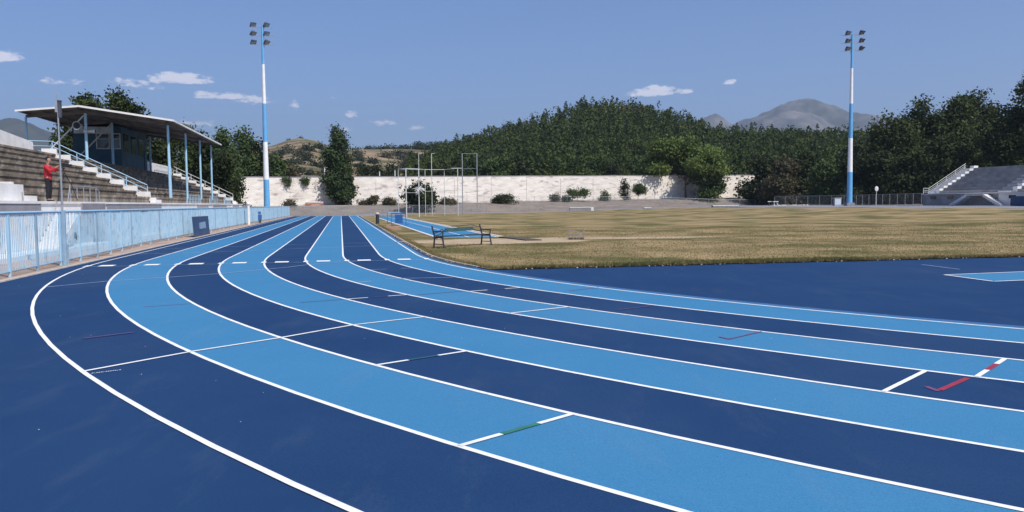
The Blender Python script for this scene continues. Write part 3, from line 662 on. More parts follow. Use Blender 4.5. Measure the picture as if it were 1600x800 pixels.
# ================================================================== FAR STAND
fs_ = thing('grandstand', W(65, -50, .9), 'small grey concrete stand with white stairs at the right edge beyond the infield', 'grandstand', rz=ROTZ)
FZ = 2.68; FE = 76.7; FB = 30.0
mb = MB(); mb.stbox(FB, FE, -48.2, -47.25, .5, FZ-.12); part(mb, 'front_wall', M['far_concrete'], fs_)
mb = MB(); mb.stbox(FB, FE+.1, -48.4, -47.0, FZ-.117, FZ); part(mb, 'platform_edge', M['white'], fs_)
mb = MB(); mb.stbox(FB, 62.6, -47.247, -47.2, 1.0, FZ-.13); part(mb, 'wall_band', M['white'], fs_)
for a in (59.8, 74, 70.6):
    mb = MB(); mb.stbox(a, a+1.1, -47.19, -47.16, 1.9, 2.3); part(mb, 'opening', M['glass_dark'], fs_)
NF = 9; rs, tr = .42, .70
mb = MB()
for k in range(NF): mb.stbox(FB, FE-1.3, -(48.3+(k+1)*tr+(.4 if k < NF-1 else 1.2)), -(48.3+k*tr), FZ-.6+rs*k, FZ+rs*(k+1)*.97)
part(mb, 'terrace', M['far_concrete'], fs_)
def fstair(s0, s1):
    mb = MB()
    for k in range(NF*2): mb.stbox(s0, s1, -(48.0+(k+1)*tr/2+.02), -(48.0+k*tr/2), FZ-.1+rs*.97*k/2-.25, FZ+rs*.97*(k+1)/2)
    part(mb, 'stair', M['white'], fs_)
    mb = MB()
    for k in range(NF): mb.stbox(s0-.75, s0-.01, -(48.3+(k+1)*tr), -(48.3+k*tr)+.02, FZ-.2+rs*.97*(k+.6), FZ+rs*.97*(k+1)+.32)
    part(mb, 'stair_side', M['white'], fs_)
fstair(75.4, 76.7); fstair(61.5, 63.6); fstair(44, 46)
def fsl(t): return FZ + (-t-48.0)/tr*rs*.97
railing([W(FE-.1, -47.2, FZ), W(FE-.1, -48.1, FZ), W(FE-.1, -54.2, fsl(-54.2))], [W(FE-.1, -47.2, FZ)]+[W(FE-.1, -t, fsl(-t)) for t in (48.1, 49.5, 51, 52.5, 54)], h=(.8, .5, .25), m_='steel_pale', par=fs_, r=.035)
def fflight(c0, c1, bright):
    mb = MB(); mb.stbox(c0, c1, -47.0+.003, -46.1, 2.3, 2.45); part(mb, 'landing', M['white'], fs_)
    for sgn, o_ in ((-1, c0), (1, c1)):
        mb = MB(); n = 8
        for k in range(n):
            z1 = 2.45-(k+1)*(1.5/n)+.05; a = o_+sgn*3.0*k/n; b = o_+sgn*3.0*(k+1)/n; mb.stbox(min(a,b)+.001, max(a,b)-.001, -46.95, -46.15, max(z1-.3, .92), max(z1, .97))
        mb.beam(W(o_, -46.11, 2.3), W(o_+sgn*3.0, -46.11, 1.0), .06, .34); part(mb, 'stair_flight', M['white'], fs_)
fflight(64.0, 67.0, True)
mb = MB(); mb.stbox(FB, FE+4, -46.3, -46.15, .85, 1.0); part(mb, 'base_edge', M['white'], fs_)
bb = MB(); bb.stbox(56.2, 59.2, -46.0, -45.85, .92, 2.15); tag(bb.build('notice_board', M['navy'], origin=W(57.7, -45.9, .9)), 'dark blue board standing against the far stand at the right edge', 'board')

# ================================================================== PERIMETER FENCE
def ft(s): return float(np.interp(s, [-20, -7, 2, 10, 60, 108], [43.75, 43.8, 43.98, 44.4, 44.4, 43.9]))
fe = thing('perimeter_fence', W(-6.45, 44, 0), 'pale blue bar fence running along the left side of the track below the grandstand', 'fence', rz=ROTZ)
SP = 2.0; ns_ = np.arange(-12.45, 109, SP); FH = 1.58
tr_ = MB(); tr_.tube([W(s, ft(s), FH) for s in ns_], .036, 8); tr_.build('top_rail', M['rail'], fe)
tr_ = MB(); tr_.tube([W(s, ft(s), .14) for s in ns_], .020, 6); tr_.build('bottom_rail', M['fencepost'], fe)
barmesh = {}
for i, s in enumerate(ns_):
    mb = MB(); mb.box(W(s, ft(s), FH/2-.03), (.055, .055, FH-.02), rz=ROTZ); mb.build('post', M['fencepost'] if i % 3 == 1 else M['rail'], fe)
    if i < len(ns_)-1:
        mb = MB(); n = 15
        for k in range(1, n+1):
            u = s+SP*k/(n+1); j = random.uniform(-.006, .006); x, y, _ = W(u+j, ft(u), 0); lean = random.uniform(-.012, .012) if random.random() < .2 else 0
            mb.beam((x, y, .15), (x+lean, y, FH-.03), .016, .016)
        mb.build('bar_panel', M['fencebar'], fe)
lk = thing('padlock', W(-.9, 43.97, .80), 'small dark padlock and chain on the gate bars of the pale blue fence', 'padlock')
mb = MB(); mb.box(W(-.9, 43.93, .80), (.10, .05, .12), rz=ROTZ); mb.build('lock_body', M['black'], lk)
mb = MB(); mb.tube([Vector(W(-.9, 43.93, .86))+Vector((0, .05*math.cos(a), .07*math.sin(a))) for a in np.linspace(0, math.pi, 8)], .012, 6); mb.tube([W(-.9, 43.93, .78), W(-.7, 43.95, .70), W(-.55, 43.95, .82)], .018, 6); mb.build('shackle', M['black'], lk)

# signal mast on the fence
ma = thing('signal_mast', W(-2.25, 43.85, 0), 'thin grey mast with two small boxes on top standing at the pale blue fence', 'mast', rz=ROTZ)
mb = MB(); mb.tube([W(-2.25, 43.85, 0), W(-2.25, 43.85, 1.62)], .075, 10); mb.tube([W(-1.95, 43.85, 0), W(-1.95, 43.85, .6)], .035, 8); mb.build('mast_foot', M['fencepost'], ma)
mb = MB(); mb.tube([W(-2.25, 43.85, 1.6), W(-2.22, 43.87, 4.45), W(-2.2, 43.88, 5.15)], [.028, .022, .010], 8); mb.build('mast_pole', M['steel'], ma)
mb = MB(); mb.box(W(-2.2, 43.905, 4.66), (.10, .07, .36), rz=ROTZ); mb.build('signal_box', M['steel'], ma)
mb = MB(); mb.box(W(-2.2, 43.82, 4.55), (.10, .08, .44), rz=ROTZ); mb.box(W(-2.2, 43.82, 4.80), (.12, .10, .04), rz=ROTZ); mb.build('signal_box', M['lamp_body'], ma)

# blue board leaning on the fence
bd = thing('advertising_board', W(21.7, 43.95, 0), 'dark blue board leaning against the pale blue fence beside the outer lane', 'board', rz=ROTZ)
mb = MB(); s0, s1 = 19.0, 24.4
mb.hexa([W(s0,43.72,.02), W(s1,43.72,.02), W(s1,43.76,.02), W(s0,43.76,.02), W(s0,43.80,1.14), W(s1,43.80,1.12), W(s1,43.84,1.12), W(s0,43.84,1.14)]); mb.build('panel', M['navy'], bd)
mb = MB()
for a, b, u, v in ((s0, s1, .02, .07), (s0, s1, 1.06, 1.12)):
    mb.hexa([W(a,43.712+u*.07,u), W(b,43.712+u*.07,u), W(b,43.75+u*.07,u), W(a,43.75+u*.07,u), W(a,43.712+v*.07,v), W(b,43.712+v*.07,v), W(b,43.75+v*.07,v), W(a,43.75+v*.07,v)])
mb.build('frame', M['lamp_body'], bd)
mb = MB(); mb.hexa([W(20.9,43.745,.42),W(23.2,43.745,.42),W(23.2,43.755,.42),W(20.9,43.755,.42),W(20.9,43.785,.9),W(23.2,43.785,.9),W(23.2,43.79,.9),W(20.9,43.79,.9)]); mb.build('faded_patch', M['fencepost'], bd)
wp = thing('gate_post', W(48.8, 44.0, 0), 'thick white post with rounded cap at the pale blue fence far down the straight', 'post')
mb = MB(); mb.tube([W(48.8, 44.0, 0), W(48.8, 44.0, 1.75)], .13, 12); mb.build('post_shaft', M['white'], wp)
mb = MB(); mb.blob(W(48.8, 44.0, 1.9), (.2, .2, .16), 12); mb.build('post_cap', M['white'], wp)
tg = thing('starting_stand', W(56, 43.85, 0), 'small blue metal stand hooked on the pale blue fence beyond the white post', 'stand')
mb = MB(); mb.stbox(55.2, 57.0, 43.6, 43.8, .3, .85); mb.stbox(55.6, 56.2, 43.6, 43.8, .9, 1.15); mb.build('stand_box', M['blue_gear'], tg)
mb = MB(); mb.stbox(55.3, 55.4, 43.65, 43.75, 0, .3); mb.stbox(56.8, 56.9, 43.65, 43.75, 0, .3); mb.build('stand_legs', M['iron'], tg)

# ================================================================== FLOODLIGHT MASTS
def rad_at(z): return .34*(1-z/29.5)+.14
def mast(s, t, bands, label, ang, lampmap):
    z0 = Hs(*XY(s, t)); ft_ = thing('floodlight_mast', W(s, t, z0), label, 'floodlight mast', 'tall blue and white floodlight masts')
    b = Vector(W(s, t, z0)); Ht = bands[-1][1]
    for a, c, m_ in bands:
        mb = MB(); mb.tube([b+Vector((0,0,a)), b+Vector((0,0,c))], [rad_at(a), rad_at(c)], 14); mb.build('mast_section', M[m_], ft_, smooth=False)
    mb = MB(); mb.box(b+Vector((0,0,.25)), (1.3, 1.3, .5)); mb.build('base', M['concrete_grey'], ft_)
    ax = Vector((math.cos(ang), math.sin(ang), 0)); py_ = Vector((-ax.y, ax.x, 0))
    mb = MB()
    for k in range(18): mb.tube([b+Vector((0,0,Ht-2.9+.17*k))+py_*.3-ax*.16, b+Vector((0,0,Ht-2.9+.17*k))+py_*.3+ax*.16], .02, 4)
    for e in (-.17, .17): mb.tube([b+Vector((0,0,Ht-3.2))+py_*.3+ax*e, b+Vector((0,0,Ht+.3))+py_*.3+ax*e], .025, 5)
    mb.build('ladder', M['steel'], ft_)
    for i, z in enumerate((Ht-2.7, Ht-1.4, Ht-.1)):
        mb = MB(); mb.beam(b+Vector((0,0,z))-ax*lampmap[0], b+Vector((0,0,z))+ax*lampmap[1], .09, .09); mb.build('cross_arm', M['steel'], ft_)
    for i, z in enumerate((Ht-2.7, Ht-1.4, Ht-.1)):
        for u, tilt in lampmap[2][i]:
            tilt = tilt*.5+.75
            c = b+ax*u+Vector((0,0,z+.38)); fd = (-py_*math.cos(tilt)*1.0 + ax*.35 - Vector((0,0,1))*math.sin(tilt)).normalized()
            e1 = fd.cross(Vector((0,0,1))).normalized(); e2 = e1.cross(fd).normalized(); mb = MB()
            def rect(o_, w_, h_): return [c+fd*o_+e1*a_*w_+e2*b_*h_ for a_, b_ in ((-1,-1),(1,-1),(1,1),(-1,1))]
            mb.hexa(rect(-.40, .19, .17)+rect(-.06, .39, .33)); mb.hexa(rect(-.057, .41, .35)+rect(.10, .45, .40)); mb.tube([c-e1*.4, c-e1*.4-Vector((0,0,.34))], .03, 5); mb.tube([c+e1*.4, c+e1*.4-Vector((0,0,.34))], .03, 5)
            lp_ = mb.build('lamp', M['lamp_body'], ft_)
            mb = MB(); mb.hexa(rect(.103, .40, .35)+rect(.12, .40, .35)); mb.build('lamp_glass', M['lamp_glass'], lp_)
BL = [(0,5.7,'pole_blue'),(5.7,11.4,'pole_white'),(11.4,17.2,'pole_blue'),(17.2,23.1,'pole_white'),(23.1,28.7,'pole_blue')]
mast(102.4, 46.9, BL, 'tall blue and white banded floodlight mast rising behind the end of the left fence', .15, (1.6, 1.75, [[(-1.35,.2),(.6,.9)], [(-1.35,.8),(.6,.1)], [(-1.35,.1),(.6,.6)]]))
mast(96.8, -48.86, BL, 'tall blue and white banded floodlight mast across the infield, left of the far stand', -.15, (1.85, 1.75, [[(-.65,.5),(1.55,.9)], [(-.65,.5),(1.55,.5)], [(-.65,.5),(1.55,.5)]]))

# ================================================================== VEGETATION
def crown_mesh(name, lobes, n, leaf, m_, seed, parent=None, loc=None, droop=0.0, inner=.35):
    """leaf-sized quads through a set of ellipsoid lobes (centre, radii), clustered into sprays"""
    r_ = np.random.default_rng(seed)
    vol = np.array([l_[1][0]*l_[1][1]*l_[1][2] for l_ in lobes])**.72; pr = vol/vol.sum()
    nc = max(8, n//34); li = r_.choice(len(lobes), nc, p=pr)
    C_ = np.array([l_[0] for l_ in lobes])[li]; R_ = np.array([l_[1] for l_ in lobes])[li]
    d = r_.normal(size=(nc, 3)); d /= np.linalg.norm(d, axis=1)[:, None]; rr = (inner + (1-inner)*r_.random(nc)**.6)*r_.uniform(.85, 1.12, nc)
    cc = C_ + d*R_*rr[:, None]
    ci = r_.integers(0, nc, n); spread = leaf*2.1
    P = cc[ci] + r_.normal(size=(n, 3))*spread*np.array([1, 1, .7]) ; 
    if droop: P[:, 2] -= droop*r_.random(n)**2*spread*3
    nrm = r_.normal(size=(n, 3)) + d[ci]*.9 + np.array([0, 0, .5]); nrm /= np.linalg.norm(nrm, axis=1)[:, None]
    a = np.cross(nrm, r_.normal(size=(n, 3))); a /= np.linalg.norm(a, axis=1)[:, None]; b = np.cross(nrm, a)
    sz = leaf*r_.uniform(.55, 1.15, n)[:, None]; a = a*sz; b = b*sz*r_.uniform(.45, .8, n)[:, None]
    v = np.stack([P-a, P-b*.9, P+a, P+b], 1).reshape(-1, 3)
    return fast_mesh(name, v, np.arange(n*4), 4, m_, parent, loc)
def trunk(h, r, parent, seed, limbs=5, lean=0.0, lobes=None):
    rd = random.Random(seed); mb = MB(); p = Vector((0, 0, -.4)); pts = [p]; rs = [r*1.25]
    for k in range(1, 6): pts.append(Vector((lean*h*k/5+rd.uniform(-.03, .03)*h*.4, rd.uniform(-.03, .03)*h*.4, h*k/5))); rs.append(r*(1-.16*k))
    mb.tube(pts, rs, 9)
    if lobes:
        for l_ in lobes[:limbs]:
            st = pts[rd.choice([2, 3, 4])]; e = Vector(l_[0]); mid = (st+e)/2 + Vector((rd.uniform(-.1, .1)*h, rd.uniform(-.1, .1)*h, -.05*h)); mb.tube([st, mid, e], [r*.5, r*.33, r*.12], 6)
    me_o = mb.build('trunk', M['bark'], None, smooth=True); me_o.parent = parent; return me_o
def lobes_for(kind, h, w, seed):
    rd = random.Random(seed); L_ = []
    if kind == 'round':
        n = 17
        for k in range(n):
            a = rd.uniform(0, 6.28); q = rd.uniform(.15, .36); zz = rd.uniform(.38, .86); sh = math.sin(math.pi*min(1, (zz-.12)/.95))
            L_.append(((w*q*math.cos(a)*sh*1.3, w*q*math.sin(a)*sh*1.3, h*zz), (w*rd.uniform(.16, .25), w*rd.uniform(.16, .25), h*rd.uniform(.09, .16))))
        L_.append(((rd.uniform(-.1, .1)*w, 0, h*.9), (w*.15, w*.15, h*.09)))
    elif kind == 'low':                       # foliage to the ground
        for k in range(13):
            a = rd.uniform(0, 6.28); zz = rd.uniform(.08, .85); q = rd.uniform(.1, .38)*(1-.55*zz)
            L_.append(((w*q*1.2*math.cos(a), w*q*1.2*math.sin(a), h*zz), (w*rd.uniform(.16, .26), w*rd.uniform(.16, .26), h*rd.uniform(.10, .2))))
        L_.append(((0, 0, h*.86), (w*.14, w*.14, h*.12)))
    elif kind == 'poplar':
        for k in range(16):
            zz = .12+.84*k/15; ww = w*.5*math.sin(math.pi*min(1, .16+zz*.86))**.7*(1.15-.25*zz); a = rd.uniform(0, 6.28)
            L_.append(((ww*.38*math.cos(a), ww*.38*math.sin(a), h*zz), (max(ww*rd.uniform(.5, .78), .3), max(ww*rd.uniform(.5, .78), .3), h*.07)))
    elif kind == 'pine':
        for k in range(12):
            zz = .30+.64*(k/11); a = rd.uniform(0, 6.28); q = rd.uniform(.15, .40)*(1.05-.5*abs(zz-.6))
            L_.append(((w*q*math.cos(a), w*q*math.sin(a), h*zz), (w*rd.uniform(.14, .24), w*rd.uniform(.14, .24), h*rd.uniform(.045, .085))))
    return L_
def tree(px, ytop, Y, wpx, kind, leaf, label, n=5200, group=None, name='tree', cat='tree', seed=None, zb=None, ls=None, trunk_r=None, inner=.35, lean=0, droop=0):
    seed = seed or int(px*7+ytop*3) % 9973
    b = A(px, ytop, Y); x = b.x; z0 = Hs(x, Y) if zb is None else zb; h = b.z-z0; w = wpx/F*Y
    t_ = thing(name, (x, Y, z0), label, cat, group)
    lb = lobes_for(kind, h*.96, w, seed)
    crown_mesh('crown', lb, int(n*1.7), ls or max(.18, .0021*Y), M[leaf], seed, t_, inner=inner, droop=droop)
    trunk(h*(.5 if kind != 'poplar' else .8), trunk_r or max(.05, h*.018), t_, seed, lobes=lb, lean=lean)
    return t_
gB = 'trees behind the left grandstand'
tree(134, 131, 92, 78, 'round', 'leaf_pine', 'left lobe-crowned tree showing above the left end of the grandstand roof', 9500, gB, ls=.24)
tree(182, 126, 95, 64, 'round', 'leaf_pine', 'taller round-crowned tree just right of its neighbour above the grandstand roof', 9500, gB, ls=.24)
tree(105, 196, 78, 34, 'low', 'leaf_dark', 'small dark tree seen under the grandstand roof left of the cabin', 2600, gB)
for i, (px, yt, Y, w, kind, lf, lab) in enumerate([
    (232, 196, 112, 48, 'low', 'leaf_dark', 'dark tree seen under the roof just right of the press cabin'),
    (262, 190, 116, 46, 'low', 'leaf_pine', 'tree seen behind the second front roof post'),
    (291, 184, 120, 34, 'round', 'leaf_broad', 'thin-topped tree poking above the sloping roof edge'),
    (316, 196, 114, 40, 'low', 'leaf_dark', 'dark tree behind the far end of the roof'),
    (346, 190, 112, 52, 'low', 'leaf_broad', 'leafy tree standing just right of the roof tip'),
    (382, 190, 172, 58, 'low', 'leaf_broad', 'tallest broad tree between the roof tip and the left floodlight mast'),
    (350, 226, 106, 50, 'low', 'leaf_dark', 'low dark tree reaching down to the far stand stairs'),
    (404, 214, 174, 46, 'low', 'leaf_dark', 'dark tree directly behind the left floodlight mast'),
    (424, 238, 176, 50, 'low', 'leaf_broad', 'lower tree right of the left floodlight mast behind the wall'),
    (448, 256, 186, 34, 'low', 'leaf_scrub', 'small dusty bush topping the wall right of the left mast')]):
    tree(px, yt, Y, w, kind, lf, lab, 4200, gB, seed=100+i*7)
tree(526, 189, 171, 40, 'poplar', 'leaf_poplar', 'tall dark poplar standing alone in front of the white end wall', 9000, seed=31, ls=.30)
tree(536, 236, 172, 26, 'poplar', 'leaf_dark', 'shorter leafy tree crowding the right side of the lone poplar', 5200, seed=37, ls=.30)
tree(1072, 208, 207, 124, 'round', 'leaf_willow', 'broad yellow green tree overhanging the white end wall', 13000, seed=8, ls=.38, inner=.3)
tree(1108, 236, 206, 62, 'low', 'leaf_broad', 'rounded green tree at the right flank of the yellow green tree', 5200, seed=12)
tree(655, 283, 166, 52, 'low', 'leaf_dark', 'dark bushy young tree behind the throwing cage poles', 3200, seed=18)
gW = 'bushes growing along the foot of the end wall'
for i, (px, yt, w, off, kind, lf, lab, nm_) in enumerate([
    (785, 304, 42, 5, 'low', 'leaf_dark', 'wide low dark bush at the wall foot right of the cage', 'bush'),
    (868, 305, 18, 4, 'low', 'leaf_scrub', 'small brown bush left of the branching bush', 'bush'),
    (884, 308, 12, 4, 'low', 'leaf_dark', 'tiny dark bush between two taller bushes at the wall', 'bush'),
    (903, 294, 30, 4, 'round', 'leaf_broad', 'branching bush leaning left against the white wall', 'bush'),
    (944, 298, 14, 4, 'low', 'leaf_broad', 'pointed little bush left of the slim dark tree', 'bush'),
    (975, 277, 17, 4, 'poplar', 'leaf_dark', 'slim dark upright tree against the white wall', 'tree'),
    (997, 287, 24, 4, 'round', 'leaf_broad', 'thin wind-bent sapling right of the slim dark tree', 'tree'),
    (608, 312, 22, 5, 'low', 'leaf_scrub', 'dusty bush left of the throwing cage', 'bush'),
    (584, 306, 10, 4, 'round', 'leaf_scrub', 'spindly weed-like sapling between poplar and cage', 'bush'),
    (700, 312, 26, 5, 'low', 'leaf_scrub', 'dusty bush seen through the right cage poles', 'bush'),
    (452, 312, 14, 4, 'low', 'leaf_scrub', 'dusty bush at the wall foot near the left fence end', 'bush'),
    (570, 317, 18, 3, 'low', 'leaf_scrub', 'low scrub right of the poplar shadow', 'bush')]):
    r = ray(px, 318); best = min(((abs(((r.x*Y_/r.y)-P0[0])*WN[0]+(Y_-P0[1])*WN[1]-off), Y_) for Y_ in np.arange(120, 250, .5)))
    tree(px, yt, best[1], w, kind, lf, lab, 1500 if w > 20 else 800, gW, name=nm_, cat=nm_, seed=300+i*11, ls=.2)
gR = 'dark trees beyond the right part of the infield'
R_T = [(1190, 236, 206, 60, 'low', 'leaf_dark', 'dark bushy tree covering the wall left of the other shrubs'),
 (1224, 244, 196, 56, 'low', 'leaf_scrub', 'dusty rounded tree second from the left of the dark shrubs'),
 (1258, 240, 198, 60, 'low', 'leaf_dark', 'round dark shrub tree left of the right floodlight mast'),
 (1290, 250, 184, 46, 'low', 'leaf_broad', 'greener low tree just left of the right floodlight mast'),
 (1345, 205, 190, 70, 'low', 'leaf_dark', 'mid-height dark tree just right of the right floodlight mast'),
 (1372, 232, 172, 74, 'low', 'leaf_dark', 'low dark tree behind the signpost'),
 (1396, 160, 176, 78, 'round', 'leaf_pine', 'big pine with flat knobbly top left of the group'),
 (1425, 236, 160, 70, 'low', 'leaf_dark', 'low shaded tree at the left end of the far stand'),
 (1446, 146, 180, 70, 'round', 'leaf_pine', 'tall pine with two tufts second from the left'),
 (1488, 143, 182, 66, 'round', 'leaf_pine', 'tall pine in the middle of the right group'),
 (1528, 134, 184, 70, 'round', 'leaf_pine', 'tallest pine of the middle of the right group'),
 (1470, 210, 158, 84, 'low', 'leaf_dark', 'shaded tree behind the stair railing of the far stand'),
 (1560, 196, 152, 92, 'low', 'leaf_dark', 'shaded tree behind the top of the far stand'),
 (1508, 186, 166, 84, 'low', 'leaf_pine', 'mid-height pine filling the gap over the far stand'),
 (1606, 100, 150, 86, 'round', 'leaf_pine', 'nearest and highest pine cut by the right edge of the view'),
 (1632, 170, 140, 100, 'low', 'leaf_dark', 'dark tree at the right edge below the highest pine')]
for i, (px, yt, Y, w, k_, lf, lab) in enumerate(R_T): tree(px, yt, Y, w, k_, lf, lab, 6500 if k_ == 'round' else 4600, gR, seed=500+i*13, inner=.28)
# trees just behind the end wall, in front of the wooded hill
proto = {}
gH = 'trees standing behind the end wall'
def small_variant(k, kind, leaf):
    key = (k, kind, leaf)
    if key not in proto:
        t_ = thing('tree', (0, 0, 0), 'x', 'tree', gH); lb = lobes_for(kind, 9.6, 7.0, 900+k); crown_mesh('crown', lb, 2600, .36, M[leaf], 900+k, t_); trunk(5, .2, t_, 900+k, lobes=lb); proto[key] = t_; return t_
    return copy_tree(proto[key])
rd = random.Random(5); row = []
for k in range(34):
    px = 700 + k*14.5 + rd.uniform(-5, 5); Y = 216 + rd.uniform(-4, 14) + max(0, (px-900))*.04; yt = rd.uniform(240, 262); row.append((px, yt, Y))
adj = ['dark', 'dull green', 'bushy', 'ragged', 'round', 'narrow', 'leaning', 'dense', 'thin', 'shaded']
spots_ = {0: 'behind the two-post gate right of the cage', 1: 'above the wide low bush', 2: 'above the wall left of its middle', 3: 'above the branching bush', 4: 'above the slim upright tree', 5: 'left of the yellow green tree', 6: 'behind the yellow green tree', 7: 'right of the yellow green tree'}
for k, (px, yt, Y) in enumerate(row):
    kind = rd.choice(['low', 'low', 'poplar', 'pine']); lf = rd.choice(['leaf_dark', 'leaf_forest', 'leaf_forest', 'leaf_broad']); t_ = small_variant(rd.randint(0, 2), kind, lf)
    b = A(px, yt, Y); z0 = Hs(b.x, Y)-.3; sc = (b.z-z0)/9.8; t_.location = (b.x, Y, z0); t_.scale = (sc*rd.uniform(.85, 1.15), sc*rd.uniform(.85, 1.15), sc); t_.rotation_euler = (0, 0, rd.uniform(0, 6.28))
    t_['label'] = 'tree %s the white wall top, number %d of the row counted from the cage' % ('rising over', k+1)
    t_['label'] = '%s tree rising over the white wall, %s' % ({'low': 'bushy', 'poplar': 'narrow', 'pine': 'thin-topped'}[kind] + (' dark' if lf != 'leaf_broad' else ' bright green'), spots_[min(7, k*8//34)])
    t_['group'] = gH
# dark slim trees on the dry slope and scrub
gS = 'slim dark trees on the dry slope'
for i, (px, yt, Y, w, k_, lab) in enumerate([(588, 246, 260, 20, 'poplar', 'left of the two large slim dark trees on the dry slope'), (613, 246, 262, 22, 'poplar', 'right of the two large slim dark trees on the dry slope'),
    (566, 258, 255, 18, 'low', 'small dark tree left of the two slim trees on the slope'), (600, 264, 256, 16, 'low', 'low dark bush between the two slim trees'), (640, 258, 270, 26, 'low', 'bush behind the left cage poles on the slope'),
    (672, 262, 250, 30, 'low', 'dark bush behind the right cage poles'), (700, 244, 262, 34, 'low', 'dense dark tree where the dry slope meets the wooded hill'), (726, 236, 258, 36, 'low', 'dense tree at the left foot of the wooded hill')]):
    tree(px, yt, Y, w, k_, 'leaf_dark', lab, 2200, gS, seed=700+i*5, zb=3.0, ls=.45)
def dry_at(px, py):                               # where a pixel ray meets the dry hill
    r = ray(px, py); k = np.hypot(dX, dY); best = None
    dd = (dX*r.x+dY*r.y)/math.hypot(r.x, r.y)**2
    err = np.abs(dX-r.x*dd)/np.maximum(dd, 1)*800 + np.abs((dZ-EYE)/np.maximum(dd, 1)-r.z)*800
    j = np.unravel_index(np.argmin(err), err.shape); return float(dX[j]), float(dY[j]), float(dZ[j])
rd = random.Random(9)
SCR = [(432,250,9),(444,262,12),(458,248,10),(470,243,14),(480,252,16),(462,256,8),(492,243,10),(500,262,14),(512,250,12),(452,272,10),(470,270,9),(488,273,14),(505,276,12),(560,262,10),(575,270,10),(630,250,8),(545,250,8),(655,258,9),(618,270,12),(640,272,14),(660,268,16),(575,248,5),(520,238,8),(480,236,9),(448,238,9),(466,232,6),(500,234,8),(680,250,14),(438,243,8),(452,256,9),(474,262,12),(496,250,8),(508,243,8),(556,243,7),(566,252,9),(584,256,8),(604,246,8),(622,243,8),(644,246,9),(662,243,9),(690,243,10),(636,262,14),(655,250,10),(676,262,16)]
places = ['on the dry slope left of the poplar', 'on the dry slope just right of the poplar', 'on the dry slope behind the cage']
for i, (px, py, w) in enumerate(SCR):
    x, y, z = dry_at(px, py); W_ = w/F*y*1.35; t_ = thing('shrub', (x, y, z-.5), '%s dark scrub bush %s' % (['low','rounded','wide','small','ragged','tall'][i % 6], places[0 if px < 512 else (1 if px < 600 else 2)]), 'shrub', 'scrub bushes on the dry slope')
    lb = [((rd.uniform(-.5, .5)*W_, rd.uniform(-.3, .3)*W_, W_*rd.uniform(.1, .35)), (W_*.3, W_*.3, W_*rd.uniform(.15, .3))) for _ in range(5)]
    crown_mesh('crown', lb, 500, .0016*y, M['leaf_dark' if i % 3 else 'leaf_scrub'], 1200+i, t_)
    mb = MB(); mb.tube([(0, 0, 0), (0, 0, W_*.3)], [.3, .1], 6); o = mb.build('trunk', M['bark']); o.parent = t_
# line of trees along the crest of the dry hill
cx_ = np.linspace(556, 742, 34); 
for i, px in enumerate(cx_):
    yt = np.interp(px, [556, 600, 640, 680, 720, 742], [234, 229, 227, 222, 222, 226]) + rd.uniform(-3, 3); Y = 735+rd.uniform(-15, 10)
    b = A(px, yt, Y); h = b.z; base = A(px, 240, Y).z; t_ = thing('tree', (b.x, Y, base-4), '%s tree on the crest line of the dry hill, %s' % (['low dark','rounded dark','ragged dark','small dark'][i % 4], 'left of the cage' if px < 625 else ('above the cage' if px < 690 else 'right of the cage')), 'tree', 'trees along the crest of the dry hill')
    hh = b.z-base+4; w_ = rd.uniform(6, 11)
    lb = [((rd.uniform(-.4, .4)*w_, rd.uniform(-.4, .4)*w_, hh*rd.uniform(.45, .85)), (w_*.4, w_*.4, hh*.18)) for _ in range(5)]
    crown_mesh('crown', lb, 360, .95, M['leaf_dark'], 1500+i, t_); mb = MB(); mb.tube([(0, 0, 0), (0, 0, hh*.6)], [.35, .15], 6); o = mb.build('trunk', M['bark']); o.parent = t_
for px, py, lab in ((468, 217, 'lone small tree on the rounded summit of the dry hill'), (440, 226, 'small tree on the left shoulder of the dry hill'), (452, 221, 'tiny bush near the summit of the dry hill')):
    b = A(px, py-3, 745); t_ = thing('tree', (b.x, 745, b.z-5), lab, 'tree'); crown_mesh('crown', [((0,0,3.4),(1.8,1.8,1.4)), ((1,0,2.4),(1.6,1.6,1))], 300, .6, M['leaf_dark'], int(px), t_); mb = MB(); mb.tube([(0, 0, -1), (0, 0, 3)], .25, 6); o = mb.build('trunk', M['bark']); o.parent = t_

